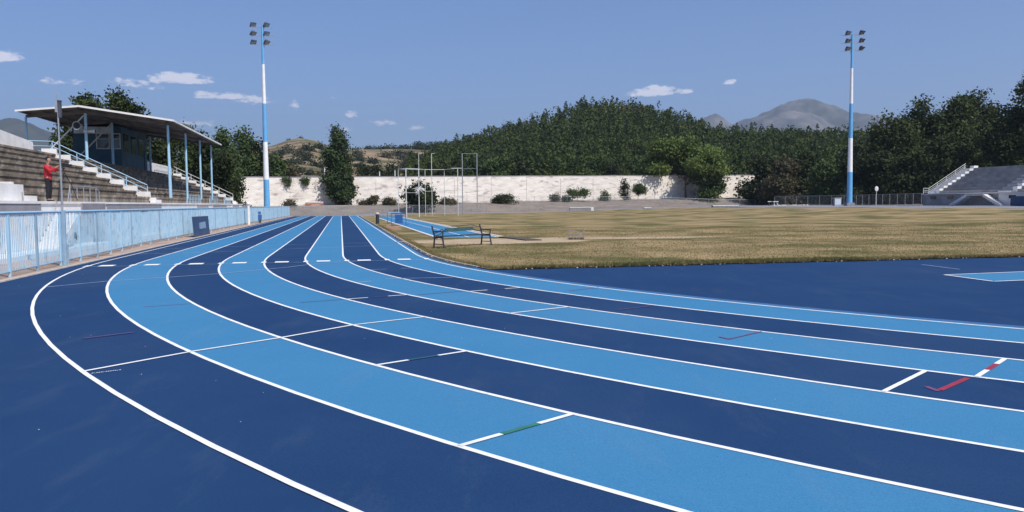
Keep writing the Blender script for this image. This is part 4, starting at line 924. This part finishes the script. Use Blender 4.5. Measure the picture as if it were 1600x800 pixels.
# pine forest on the hill: one far-off mass
def forest(name, XX, YY, ZZ, n, seed, jmin, jmax, kfaces, hmin, hmax, leaf):
    r_ = np.random.default_rng(seed); J, I = XX.shape; fj = jmin + (jmax-jmin)*r_.random(n)**.9; fi = r_.uniform(0, I-1.001, n); j0 = fj.astype(int); i0 = fi.astype(int); a = fj-j0; b = fi-i0
    def bl(A_): return (A_[j0, i0]*(1-a)*(1-b)+A_[j0+1, i0]*a*(1-b)+A_[j0, i0+1]*(1-a)*b+A_[j0+1, i0+1]*a*b)
    x, y, z = bl(XX), bl(YY), bl(ZZ); h = r_.uniform(hmin, hmax, n)*r_.choice([1, 1, 1, 1.22], n); w = h*r_.uniform(.20, .34, n); con = r_.random(n) < .6; w = np.where(con, w*.78, w)
    k = kfaces; u = r_.random((n, k))**.8; prof_ = np.where(con[:, None], (1-u)**.8*1.15+.06, np.sqrt(np.maximum(0, 1-((u-.5)/.55)**2)))
    th_ = r_.uniform(0, 2*np.pi, (n, k)); q = prof_*w[:, None]*r_.uniform(.5, 1.1, (n, k))
    P = np.stack([x[:, None]+q*np.cos(th_), y[:, None]+q*np.sin(th_), z[:, None]+h[:, None]*(.14+.86*u)], -1).reshape(-1, 3)
    m_ = len(P); nr_ = r_.normal(size=(m_, 3)); nr_[:, 0] += np.cos(th_).ravel()*.9; nr_[:, 1] += np.sin(th_).ravel()*.9; nr_[:, 2] += .5; nr_ /= np.linalg.norm(nr_, axis=1)[:, None]
    a1 = np.cross(nr_, r_.normal(size=(m_, 3))); a1 /= np.linalg.norm(a1, axis=1)[:, None]; b1 = np.cross(nr_, a1); s_ = leaf*r_.uniform(.5, 1.2, m_)[:, None]
    v = np.stack([P-a1*s_, P+a1*s_*.4-b1*s_*.7, P+a1*s_*.6+b1*s_*.8], 1).reshape(-1, 3)
    o = fast_mesh(name, v, np.arange(m_*3), 3, M['leaf_forest']); return tag(o, 'dark pine wood covering the hill behind the end wall', kind='stuff')
forest('pine_forest', fX, fY, fZ, 3900, 3, 0, 41, 95, 7.0, 12.5, .62)
# taller trees on the hilltop, each on its own
for i, (px, py) in enumerate([(898, 164), (907, 160), (914, 156), (922, 158), (938, 160), (952, 164), (966, 157), (974, 160), (985, 164), (1000, 166), (1010, 162), (1022, 164), (1044, 170), (1054, 174)]):
    Y = 425+rd.uniform(-6, 6); b = A(px, py, Y); z0 = b.z-rd.uniform(9, 12); t_ = thing('tree', (b.x, Y, z0), '%s %s' % (['tall pointed pine', 'dark pine', 'round-topped pine'][i % 3], ['at the left shoulder of the wooded hilltop', 'at the middle of the wooded hilltop beside the cream house', 'at the right shoulder of the wooded hilltop'][0 if px < 930 else (1 if px < 990 else 2)]), 'tree', 'pines standing out on the hilltop')
    hh = b.z-z0; w_ = rd.uniform(2.6, 6.0); lb = lobes_for('poplar' if i % 3 == 0 else 'low', hh, w_, 40+i); crown_mesh('crown', lb, 420, .5, M['leaf_forest'], 1700+i, t_)
    mb = MB(); mb.tube([(0, 0, 0), (0, 0, hh*.7)], [.3, .1], 6); o = mb.build('trunk', M['bark']); o.parent = t_
hb = A(990, 172, 424); ho = thing('house', (hb.x, 424, hb.z-4), 'long cream house half hidden by pines on the wooded hilltop', 'house')
mb = MB(); mb.box((hb.x, 424, hb.z-2), (15, 7, 4.2)); mb.box((hb.x-15, 425, hb.z-.6), (6, 6, 6.2)); mb.build('wall', M['building'], ho)
mb = MB(); x, z = hb.x, hb.z+.12; mb.add([(x-8, 420, z), (x+8, 420, z), (x+8, 428, z), (x-8, 428, z), (x-7, 424, z+1.6), (x+7, 424, z+1.6)], [(0,1,5,4), (2,3,4,5), (0,4,3), (1,2,5), (3,2,1,0)]); mb.build('roof', M['rooftile'], ho)
for dx in (-5, -1.5, 2, 5.2):
    mb = MB(); mb.box((hb.x+dx, 420.47, hb.z-1.8), (1.3, .08, 1.5)); mb.build('window', M['glass_dark'], ho)
rb = A(725, 231, 720); ro = thing('house', (rb.x, 720, rb.z-4), 'tiny red-roofed house among the crest trees above the cage', 'house')
mb = MB(); mb.box((rb.x, 720, rb.z-3), (12, 8, 5)); mb.build('wall', M['building'], ro)
mb = MB(); x, z = rb.x, rb.z-.4; mb.add([(x-7, 715, z), (x+7, 715, z), (x+7, 725, z), (x-7, 725, z), (x-6, 720, z+2.6), (x+6, 720, z+2.6)], [(0,1,5,4), (2,3,4,5), (0,4,3), (1,2,5), (3,2,1,0)]); mb.build('roof', M['rooftile'], ro)
# creepers hanging over the wall top
for i, (px, w) in enumerate([(447, 16), (474, 22)]):
    r = ray(px, 285); Y = min(((abs(((r.x*Y_/r.y)-P0[0])*WN[0]+(Y_-P0[1])*WN[1]-.35), Y_) for Y_ in np.arange(120, 250, .25)))[1]; b = A(px, 281, Y)
    t_ = thing('creeper', (b.x, Y, b.z-.9), ['small creeper hanging over the wall top right of the left mast', 'wider creeper hanging over the wall top left of the poplar'][i], 'creeper'); ww = w/F*Y*.5
    crown_mesh('leaves', [((0, .2, .9), (ww, .6, .45)), ((ww*.3, 0, .55), (ww*.4, .2, .5)), ((-ww*.5, 0, .65), (ww*.25, .2, .3)), ((ww*.35, 0, .1), (ww*.18, .15, .3))], 1100, .15, M['leaf_broad'], 60+i, t_)
    mb = MB(); mb.tube([(0, .5, -.5), (.1, .5, .9), (0, .1, 1.0), (0, .05, .1)], [.05, .04, .03, .01], 5); o = mb.build('stem', M['bark']); o.parent = t_

# weeds on the berm
def area_berm(r_, n):
    x = r_.uniform(-52, 85, n); off = r_.uniform(.3, 15, n)**1.0; a = (x-P0[0])/WD[0]; y = P0[1]+a*WD[1] - off/abs(WN[1]); return np.stack([x, y], 1)
def berm(name, n, m_, seed, hmin, hmax):
    r_ = np.random.default_rng(seed); P = area_berm(r_, n); keep = np.array([mnoise.noise(Vector((p[0]*.12, p[1]*.3, 1.0))) > -.02 for p in P]); P = P[keep]
    grass(name, len(P), lambda q, n_: P, hmin, hmax, m_, seed)
berm('weeds', 16000, M['leaf_scrub'], 6, .08, .35)

# ================================================================== OBJECTS ON THE FIELD
def dirn(a): return Vector((math.cos(a), math.sin(a), 0))
# bench
b0 = Vector((-2.86, 31.72, 0)); b1 = Vector((-1.05, 34.12, 0)); bm_ = (b0+b1)/2; ba = (b1-b0).normalized(); bn = Vector((ba.y, -ba.x, 0))   # bn : front, towards the camera side
bz = .022
be = thing('park_bench', (bm_.x, bm_.y, bz), 'broken park bench with black iron ends and thin dark slats on dry grass', 'bench')
def bp(u, v, z): p = bm_+ba*u+bn*v; return (p.x, p.y, z+bz)
hl = (b1-b0).length/2
for sgn in (-1, 1):
    u = sgn*(hl-.04); mb = MB()
    mb.beam(bp(u, .28, 0), bp(u, .20, .42), .06, .05); mb.beam(bp(u, -.26, 0), bp(u, -.20, .42), .06, .05)
    mb.beam(bp(u, .24, .40), bp(u, -.24, .40), .06, .05); mb.beam(bp(u, -.20, .40), bp(u, -.34, .84), .06, .05)
    mb.beam(bp(u, .20, .40), bp(u, .24, .62), .045, .045); mb.beam(bp(u, .25, .63), bp(u, -.27, .64), .05, .04)
    mb.beam(bp(u, .25, .14), bp(u, -.25, .14), .04, .03)
    mb.box(bp(u, .285, .012), (.1, .12, .025), rz=ROTZ); mb.box(bp(u, -.27, .012), (.1, .12, .025), rz=ROTZ)
    mb.build('iron_end', M['iron'], be)
for v in (.15, .04, -.08):
    mb = MB(); mb.beam(bp(-hl, v, .445+.0), bp(hl, v, .445), .085, .035); mb.build('seat_slat', M['wood_dark'] if v != .15 else M['iron'], be)
mb = MB(); mb.beam(bp(-hl*.52, -.27, .66), bp(hl*.62, -.27, .69), .035, .15); mb.build('back_plank', M['green_wood'], be, )
mb = MB(); mb.tube([bp(-hl*.22, -.31, .80), bp(hl*.62, -.31, .83), bp(hl*.8, -.30, .77), bp(hl-.05, -.30, .74)], .016, 6); mb.build('top_rod', M['iron'], be)
mb = MB(); mb.tube([bp(-hl+.03, -.25, .56), bp(-hl*.82, -.25, .60), bp(-hl*.66, -.25, .70), bp(-hl*.55, -.26, .62)], .022, 6); mb.tube([bp(-hl+.03, -.22, .45), bp(-hl*.75, -.24, .50), bp(-hl*.6, -.26, .60)], .018, 6); mb.tube([bp(hl*.62, -.27, .66), bp(hl*.8, -.25, .58), bp(hl-.04, -.25, .56)], .018, 6); mb.build('back_bracket', M['iron'], be)
mb = MB(); mb.beam(bp(-hl+.05, 0, .2), bp(hl-.05, 0, .2), .03, .03)
# pallet-like crate
cr_ = thing('wooden_crate', (2.98, 38.18, .022), 'broken open-slat wooden crate standing alone on the dry infield', 'crate')
mb = MB(); cx0, cy0 = 2.98, 38.18; ww, dd, hh = .70, .42, .50
for x in (-ww/2, ww/2):
    for y in (-dd/2, dd/2): mb = MB(); mb.box((cx0+x, cy0+y, .022+hh/2), (.045, .045, hh)); mb.build('corner_post', M['wood_pale'], cr_)
for y, nm_ in ((-dd/2-.03, 'f'), (dd/2+.03, 'b')):
    for z, w_ in ((.05, .07), (.24, .045), (.42, .05)):
        mb = MB(); mb.beam((cx0-ww/2, cy0+y, .022+z), (cx0+ww/2*(1 if z != .42 else .35), cy0+y, .022+z+(.0 if z != .42 else -.05)), .018, w_); mb.build('slat', M['wood_dark' if z == .05 else 'wood_pale'], cr_)
for x in (-.14, .0, .12):
    mb = MB(); mb.beam((cx0+x, cy0-dd/2-.052, .03), (cx0+x+random.uniform(-.02, .02), cy0-dd/2-.052, .42), .03, .018); mb.build('upright', M['wood_pale'], cr_)
mb = MB(); mb.box((cx0, cy0, .022+.03), (ww-.06, dd-.06, .025)); mb.build('base_board', M['wood_dark'], cr_)

def gz(x, y): return Hs(x, y)
# dark marker post with pale top near the inner kerb
x, y, z = G(590, 350); mp_ = thing('marker_post', (x, y, z), 'short dark marker post with pale cap beside the inner lane far down the straight', 'post')
mb = MB(); mb.tube([(x, y, z), (x, y, z+.85)], .16, 10); mb.build('shaft', M['iron'], mp_); mb = MB(); mb.blob((x, y, z+.92), (.2, .2, .12), 10); mb.build('cap', M['kerb'], mp_)
# blue hurdles on the runway
for i, (px, py) in enumerate([(616, 350), (623, 352.5)]):
    x, y, z = G(px, py); z = .036; hu = thing('hurdle', (x, y, z), ['thin pale blue hurdle standing behind the solid blue one on the infield runway', 'blue hurdle with solid blue board standing on the infield runway'][i], 'hurdle', None)
    w_ = .62; a = dirn(ROTZ+1.2)
    for sgn in (-1, 1):
        p = Vector((x, y, 0))+a*w_*sgn; mb = MB(); mb.tube([(p.x, p.y, z), (p.x, p.y, z+1.0)], .03, 6); f_ = dirn(ROTZ+1.2-math.pi/2)*.6; mb.tube([(p.x, p.y, z+.03), (p.x+f_.x, p.y+f_.y, z+.03)], .03, 6); mb.build('leg', M['blue_gear'], hu)
    p, q = Vector((x, y, z+.96))-a*w_, Vector((x, y, z+.96))+a*w_; mb = MB(); mb.beam(p, q, .03, .09); mb.build('top_bar', M['rail' if i == 0 else 'blue_gear'], hu)
    if i: mb = MB(); c = (p+q)/2; mb.beam(c-a*.35-Vector((0,0,.45)), c+a*.30-Vector((0,0,.45)), .025, .72); mb.build('board', M['blue_gear'], hu)
# red and white barrier behind the end of the lanes
x, y, z = G(492, 334); rbx = thing('barrier', (x, y, z), 'low faded red and white barrier board beyond the end of the lanes', 'barrier')
mb = MB(); mb.box((x, y, z+.30), (3.6, .3, .42)); mb.build('red_board', M['redboard'], rbx)
mb = MB(); mb.box((x, y, z+.62), (3.5, .34, .2)); mb.build('white_top', M['white'], rbx)
for dx in (-1.5, 1.5):
    mb = MB(); mb.box((x+dx, y, z+.04), (.2, .6, .12)); mb.build('foot', M['wood_dark'], rbx)

# throwing cage
px_, py_, pz_ = A(668, 336, 118); cg = thing('throwing_cage', (px_, 118, Hs(px_, 118)), 'pale steel frame of an empty throwing cage at the far left corner of the infield', 'cage')
def pole(px, Y, ytop, r=.06, m_='steel_pale', nm_='cage_post'):
    b = A(px, 336, Y); t_ = A(px, ytop, Y); mb = MB(); z = Hs(b.x, Y); mb.tube([(t_.x, Y, z), (t_.x, Y, t_.z)], r, 8); mb.build(nm_, M[m_], cg); return Vector((t_.x, Y, t_.z))
F1 = pole(622, 113, 264, .04); F2 = pole(634, 109, 263, .075); F3 = pole(654, 111, 264, .07); F4 = pole(664, 122, 265, .04); F5 = pole(694, 124, 265, .04); F6 = pole(715, 121, 263, .05)
def bar(a, b, r=.04):
    mb = MB(); mb.tube([a, b], r, 6); mb.build('cage_rail', M['steel_pale'], cg)
bar(F1, F4); bar(F2, F3); bar(F3, F4); bar(F4, F5); bar(F5, F6); bar(F1, F2); bar(F6+Vector((-.9,0,0)), F6+Vector((.6,0,0)), .06)
for a, b in ((F1, F2), (F2, F3), (F4, F5), (F5, F6)):
    bar(a-Vector((0,0,3.2)), b-Vector((0,0,3.2)), .025)
T1_ = pole(654, 128, 240, .045, nm_='tall_post'); T2_ = pole(674, 128, 240, .05, nm_='tall_post')
bar(T1_, T1_+Vector((.5,0,0)), .04); bar(T2_, T2_+Vector((.5,0,0)), .04)
# bundled white net hanging on the middle post
nb = thing('net_bundle', (F3.x, 110.7, Hs(F3.x, 110.7)), 'frayed white net bundle tied to the middle post of the throwing cage', 'net')
mb = MB(); rd = random.Random(3)
for k in range(46):
    a = rd.uniform(0, 6.28); c = Vector((F3.x, 110.75, A(654, 297, 110.75).z)); e = c+Vector((math.cos(a)*rd.uniform(.3, 1.0), rd.uniform(-.3, .3), math.sin(a)*rd.uniform(.2, .75))); mid = (c+e)/2+Vector((0, 0, rd.uniform(.05, .25))); mb.tube([c, mid, e], [.05, .035, .02], 4)
mb.build('cord', M['white'], nb)
# gate of two tall posts
gt = thing('goal_frame', (A(733, 330, 132).x, 132, Hs(A(733, 330, 132).x, 132)), 'tall narrow steel gate of two posts right of the throwing cage', 'frame')
G1 = A(722, 240, 132); G2 = A(745, 240, 134)
for g_ in (G1, G2):
    mb = MB(); mb.tube([(g_.x, g_.y, Hs(g_.x, g_.y)), tuple(g_)], .075, 8); mb.build('post', M['steel'], gt)
mb = MB(); mb.tube([tuple(G1), tuple(G2)], .025, 6); mb.build('top_bar', M['steel'], gt)
mb = MB(); mb.tube([tuple(G1-Vector((0,0,2.4))), tuple(G2-Vector((0,0,2.4)))], .02, 6); mb.build('cross_bar', M['steel'], gt)

# wire mesh fences
def mesh_fence(pts, h, sp, label, wire=.22, r=.009, nm_='wire_fence', rtop=.022, group=None):
    pts = [Vector((p[0], p[1], 0)) for p in pts]; f_ = thing(nm_, (pts[0].x, pts[0].y, Hs(pts[0].x, pts[0].y)), label, 'fence', group)
    Ltot = sum((b-a).length for a, b in zip(pts[:-1], pts[1:])); n = max(2, int(Ltot/sp)); P = []
    cum = [0]; 
    for a, b in zip(pts[:-1], pts[1:]): cum.append(cum[-1]+(b-a).length)
    def at(u):
        for i in range(len(pts)-1):
            if u <= cum[i+1]+1e-6: q = (u-cum[i])/(cum[i+1]-cum[i]); return pts[i].lerp(pts[i+1], q)
        return pts[-1]
    for k in range(n+1):
        p = at(Ltot*k/n); p = Vector((p.x, p.y, Hs(p.x, p.y))); P.append(p); mb = MB(); mb.tube([p, p+Vector((0,0,h+random.uniform(-.03, .06)))], .035, 6); mb.build('post', M['steel'], f_)
    mb = MB(); mb.tube([p+Vector((0,0,h)) for p in P], rtop, 5); mb.build('top_wire', M['steel'], f_)
    mb = MB()
    for a, b in zip(P[:-1], P[1:]):
        m_ = max(4, int((b-a).length/wire)); k2 = max(1, int(h/wire))
        for i in range(-k2, m_):
            for sgn in (1, -1):
                u0, z0_, u1, z1_ = (i/m_, 0, (i+k2)/m_, h) if sgn > 0 else ((i+k2)/m_, 0, i/m_, h)
                def cl(u0, z0_, u1, z1_):
                    if u0 < 0: q = (0-u0)/(u1-u0); u0, z0_ = 0, z0_+(z1_-z0_)*q
                    if u0 > 1: q = (1-u0)/(u1-u0); u0, z0_ = 1, z0_+(z1_-z0_)*q
                    return u0, z0_
                a_ = cl(u0, z0_, u1, z1_); b_ = cl(u1, z1_, u0, z0_)
                A1 = a.lerp(b, a_[0])+Vector((0,0,a_[1])); B1 = a.lerp(b, b_[0])+Vector((0,0,b_[1]))
                if (A1-B1).length > .05: e = Vector((0,0,r)); mb.add([A1-e, B1-e, B1+e, A1+e], [(0,1,2,3)])
    mb.build('wire_mesh', M['steel'], f_)
    return f_
def PX(px, Y): v = A(px, 320, Y); return (v.x, v.y)
mesh_fence([PX(440, 146), PX(560, 152), PX(640, 150), PX(760, 150)], 1.6, 2.6, 'grey wire mesh fence crossing behind the end of the lanes')
mesh_fence([PX(560, 174), PX(760, 184), PX(1000, 196), PX(1180, 201)], 1.3, 4, 'low wire fence on the dirt bank below the white wall')
mesh_fence([PX(1210, 172), PX(1320, 158), PX(1440, 128)], 1.9, 2.7, 'wire mesh fence running past the right floodlight mast to the far stand')

# concrete covers, cabinet, sign
def slab(px0, px1, py, Y, h, label, nm_='concrete_cover', side=True):
    a = A(px0, py, Y); b = A(px1, py, Y); x = (a.x+b.x)/2; w_ = abs(b.x-a.x); z = Hs(x, Y); t_ = thing(nm_, (x, Y, z), label, 'concrete block')
    mb = MB(); mb.box((x, Y, z+h/2-.05), (w_, 1.4, h)); mb.build('body', M['concrete_grey'], t_)
    mb = MB(); mb.box((x, Y, z+h-.05+.075), (w_+.12, 1.5, .14)); mb.build('lid', M['white'], t_)
    if side: mb = MB(); mb.box((x+w_/2+.25, Y-.1, z+h/2), (.5, 1.1, h+.1)); mb.build('end_block', M['white'], t_)
slab(890, 923, 325, 158, .72, 'grey concrete block with white lid at the far edge of the infield')
slab(1113, 1152, 321, 150, .22, 'flat white slab lying on the dirt bank below the yellow green tree', 'concrete_slab', False)
slab(1006, 1016, 320, 160, .15, 'tiny white slab on the dirt bank right of the slim dark tree', 'concrete_slab', False)
b = A(1308, 318, 138); z = Hs(b.x, 138); ca = thing('cabinet', (b.x, 138, z), 'pale grey cabinet standing just left of the right floodlight mast', 'cabinet')
mb = MB(); mb.box((b.x, 138, z+.66), (1.15, .7, 1.2)); mb.build('body', M['concrete_grey'], ca); mb = MB(); mb.box((b.x, 138, z+1.30), (1.3, .85, .07)); mb.build('lid', M['white'], ca)
mb = MB(); mb.box((b.x, 138, z+.03), (1.25, .8, .1)); mb.build('plinth', M['kerb'], ca); mb = MB(); mb.box((b.x-.02, 137.64, z+.68), (.98, .02, 1.0)); mb.build('door', M['white_blue'], ca)
b = A(1369, 320, 134); z = Hs(b.x, 134); sg = thing('signpost', (b.x, 134, z), 'thin post with small white oval sign right of the right floodlight mast', 'sign')
mb = MB(); mb.tube([(b.x, 134, z), (b.x, 134, z+2.5)], .05, 8); mb.build('post', M['steel_pale'], sg); mb = MB(); mb.blob((b.x, 133.95, z+2.75), (.3, .05, .42), 14); mb.build('sign_plate', M['white'], sg)
# small bits of equipment by the far curve
for i, (px, lab) in enumerate([(1204, 'small black and white trestle at the far bend left of the shrubs'), (1212, 'second small grey trestle standing right beside the first at the far bend')]):
    b = A(px, 320, 150+i*2); z = Hs(b.x, b.y); t_ = thing('trestle', (b.x, b.y, z), lab, 'trestle')
    for dx in (-.35, .35): mb = MB(); mb.tube([(b.x+dx, b.y-.3, z), (b.x+dx*.6, b.y, z+.8), (b.x+dx, b.y+.3, z)], .04, 5); mb.build('leg', M['steel' if i else 'iron'], t_)
    mb = MB(); mb.beam((b.x-.5, b.y, z+.82), (b.x+.5, b.y, z+.82), .1, .12); mb.build('top_beam', M['white'], t_)
# pale poles on the slope behind the wall
for i, (px, yt) in enumerate([(593, 268), (617, 266), (507, 262)]):
    Y = 196; b = A(px, yt, Y); t_ = thing('pole', (b.x, Y, 3), ['left thin white pole showing above the wall between poplar and cage', 'right thin white pole showing above the wall between poplar and cage', 'thin white pole showing above the wall just left of the poplar'][i], 'pole', 'thin poles behind the end wall')
    mb = MB(); mb.tube([(b.x, Y, 3), (b.x, Y, b.z)], .11, 8); mb.build('shaft', M['white'], t_); mb = MB(); mb.box((b.x, Y, b.z+.06), (.3, .3, .12)); mb.build('cap', M['steel'], t_)
# rubble at the far bend
rub = MB(); rd = random.Random(4)
for k in range(160):
    px = rd.uniform(1205, 1262); Y = rd.uniform(158, 168); b = A(px, 320, Y); z = Hs(b.x, Y); rub.blob((b.x, Y, z), (rd.uniform(.08, .3),)*2+(rd.uniform(.05, .2),), 6, rough=.3)
tag(rub.build('rubble', M['kerb']), kind='stuff')
st = MB()
for k in range(260):                              # small stones and crumbs along the track edges
    if k < 130: s = rd.uniform(-7.7, -7.9); t = rd.uniform(6, 31.8)
    else: s = rd.uniform(-7, 30); r0 = RI+rd.uniform(.0, .1); t = math.sqrt(max(r0*r0-s*s, 0)) if s < 0 else r0
    if math.hypot(min(s, 0), t) > RI+.12: continue
    x, y = XY(s, t); q = rd.uniform(.008, .03); st.blob((x, y, .015), (q, q, q*.6), 5, rough=.3)
for k in range(110):
    s = rd.uniform(-26, -5); t = rd.uniform(28, 43); x, y = XY(s, t); q = rd.uniform(.003, .007); st.blob((x, y, .018), (q, q, q*.6), 5, rough=.3)
tag(st.build('gravel', M['kerb']), kind='stuff')

# ================================================================== PERSON AND CAMERA ON TRIPOD
def skin_mesh(name, verts, edges, radii, m_, parent, sub=2, root=0, label=None):
    me = bpy.data.meshes.new(name); me.from_pydata([tuple(v) for v in verts], edges, []); o = bpy.data.objects.new(name, me); col.objects.link(o)
    sk = o.modifiers.new('s', 'SKIN'); sk.use_smooth_shade = True
    for i, r in enumerate(radii):
        d = me.skin_vertices[0].data[i]; d.radius = (r, r) if not isinstance(r, tuple) else r; d.use_root = (i == root)
    sb = o.modifiers.new('u', 'SUBSURF'); sb.levels = sub; sb.render_levels = sub
    bpy.context.view_layer.update(); dg = bpy.context.evaluated_depsgraph_get(); me2 = bpy.data.meshes.new_from_object(o.evaluated_get(dg))
    bpy.data.objects.remove(o); me2.name = name; me2.materials.clear(); me2.materials.append(m_)
    for p in me2.polygons: p.use_smooth = True
    o2 = bpy.data.objects.new(name, me2); col.objects.link(o2); o2.parent = parent
    if label: o2['label'] = label
    return o2
pl = A(77, 316, 32.6); plx = pl.x
pr_ = thing('person', (plx, 32.6, PZ+.003), 'person in red long shirt and black trousers filming from a tripod on the grandstand platform', 'person', rz=.12)
V = []; E_ = []; RR = []
def av(p, r, link=None):
    V.append(p); RR.append(r); 
    if link is not None: E_.append((link, len(V)-1))
    return len(V)-1
pel = av((0, 0, .94), .09); sp1 = av((-.01, 0, 1.10), .115, pel); ch = av((-.02, 0, 1.30), .13, sp1); nk0 = av((-.01, 0, 1.43), .07, ch); nk = av((.02, 0, 1.50), .052, nk0); jaw = av((.045, 0, 1.575), .068, nk); hd = av((.04, 0, 1.655), .092, jaw); tp = av((.03, 0, 1.715), .06, hd)
nose = av((.135, 0, 1.635), .016, hd)
hands = []
for sgn in (-1, 1):
    sh = av((-.02, sgn*.17, 1.385), .062, ch); elb = av((.16, sgn*.23, 1.19), .042, sh); wr = av((.36, sgn*.10, 1.34), .028, elb); pm = av((.42, sgn*.075, 1.375), .034, wr)
    for k, (dy, ln) in enumerate(((-.03, .055), (-.01, .065), (.01, .062), (.03, .05))):
        f1 = av((.45, sgn*.075+dy, 1.385+.004*k), .0095, pm); f2 = av((.45+ln*.6, sgn*.068+dy, 1.375), .0088, f1); av((.45+ln*.75, sgn*.062+dy, 1.352), .008, f2)
    th1 = av((.425, sgn*.045, 1.40), .011, pm); av((.455, sgn*.03, 1.405), .009, th1)
    hip = av((0, sgn*.085, .88), .07, pel); kn = av((.02, sgn*.10, .49), .055, hip); an = av((-.02, sgn*.105, .09), .036, kn); av((.12, sgn*.11, .035), .032, an)
skin_mesh('body', V, E_, RR, M['skin'], pr_)
V = []; E_ = []; RR = []
hem = av((0, 0, .80), .15); pel = av((0, 0, .90), .15, hem); w_ = av((-.005, 0, 1.04), .142, pel); ch = av((-.02, 0, 1.27), .148, w_); nk0 = av((-.015, 0, 1.42), .095, ch)
for sgn in (-1, 1):
    sh = av((-.02, sgn*.175, 1.38), .078, ch); elb = av((.16, sgn*.235, 1.185), .058, sh); av((.335, sgn*.115, 1.325), .043, elb)
skin_mesh('shirt', V, E_, RR, M['shirt'], pr_)
V = []; E_ = []; RR = []
pel = av((0, 0, .93), .118)
for sgn in (-1, 1):
    hip = av((0, sgn*.095, .84), .105, pel); kn = av((.02, sgn*.105, .48), .078, hip); av((-.02, sgn*.108, .07), .06, kn)
skin_mesh('trousers', V, E_, RR, M['trouser'], pr_)
for sgn in (-1, 1):
    V = []; E_ = []; RR = []; a = av((-.05, sgn*.108, .045), .042); b = av((.05, sgn*.112, .04), .043, a); av((.15, sgn*.118, .03), .03, b); skin_mesh('shoe', V, E_, RR, M['black'], pr_)
V = []; E_ = []; RR = []; a = av((.0, 0, 1.60), .07); b = av((-.01, 0, 1.68), .088, a); c = av((.02, 0, 1.735), .075, b); av((.085, 0, 1.725), .035, c); skin_mesh('hair', V, E_, RR, M['hair'], pr_)
mbx = MB()
for sgn in (-1, 1):
    mbx = MB(); mbx.blob((.122, sgn*.034, 1.655), (.012, .014, .009), 8); o = mbx.build('eye', M['black']); o.parent = pr_
    mbx = MB(); mbx.blob((.045, sgn*.093, 1.64), (.022, .012, .032), 8); o = mbx.build('ear', M['skin']); o.parent = pr_
mbx = MB(); mbx.blob((.118, 0, 1.588), (.012, .026, .006), 8); o = mbx.build('mouth', M['redsoil']); o.parent = pr_
co, si = math.cos(.12), math.sin(.12); tx, ty = plx+.58*co, 32.6+.58*si
tr = thing('camera_tripod', (tx, ty, PZ+.003), 'black video camera on a black tripod in front of the person in red', 'tripod', rz=.12)
for a in (0.4, 2.5, 4.6):
    mb = MB(); mb.tube([(0, 0, 1.18), (.27*math.cos(a), .27*math.sin(a), .62), (.46*math.cos(a), .46*math.sin(a), .01)], [.022, .017, .012], 8); o = mb.build('leg', M['black']); o.parent = tr
mb = MB(); mb.tube([(0, 0, .85), (0, 0, 1.3)], .022, 8); mb.tube([(0, 0, 1.27), (0, 0, 1.33)], .05, 10); o = mb.build('head', M['black']); o.parent = tr
mb = MB(); mb.box((.02, 0, 1.41), (.34, .12, .13)); mb.box((-.02, 0, 1.49), (.16, .05, .04)); mb.tube([(.19, 0, 1.41), (.31, 0, 1.41)], .05, 12); o = mb.build('video_camera', M['black']); o.parent = tr
mb = MB(); mb.tube([(-.03, 0, 1.32), (-.20, .07, 1.37)], .012, 6); o = mb.build('pan_handle', M['black']); o.parent = tr

# ================================================================== AIR
hz = bpy.data.materials.new('air'); hz.use_nodes = True; n = hz.node_tree.nodes; n.remove(n['Principled BSDF'])
pv = n.new('ShaderNodeVolumePrincipled'); pv.inputs['Color'].default_value = (.62, .75, 1.0, 1); pv.inputs['Density'].default_value = 1.1e-4; pv.inputs['Anisotropy'].default_value = 0.2
hz.node_tree.links.new(pv.outputs[0], n['Material Output'].inputs['Volume'])
mb = MB(); mb.box((0, 3500, 595), (24000, 17400, 1206)); o = mb.build('haze', hz); o['kind'] = 'stuff'
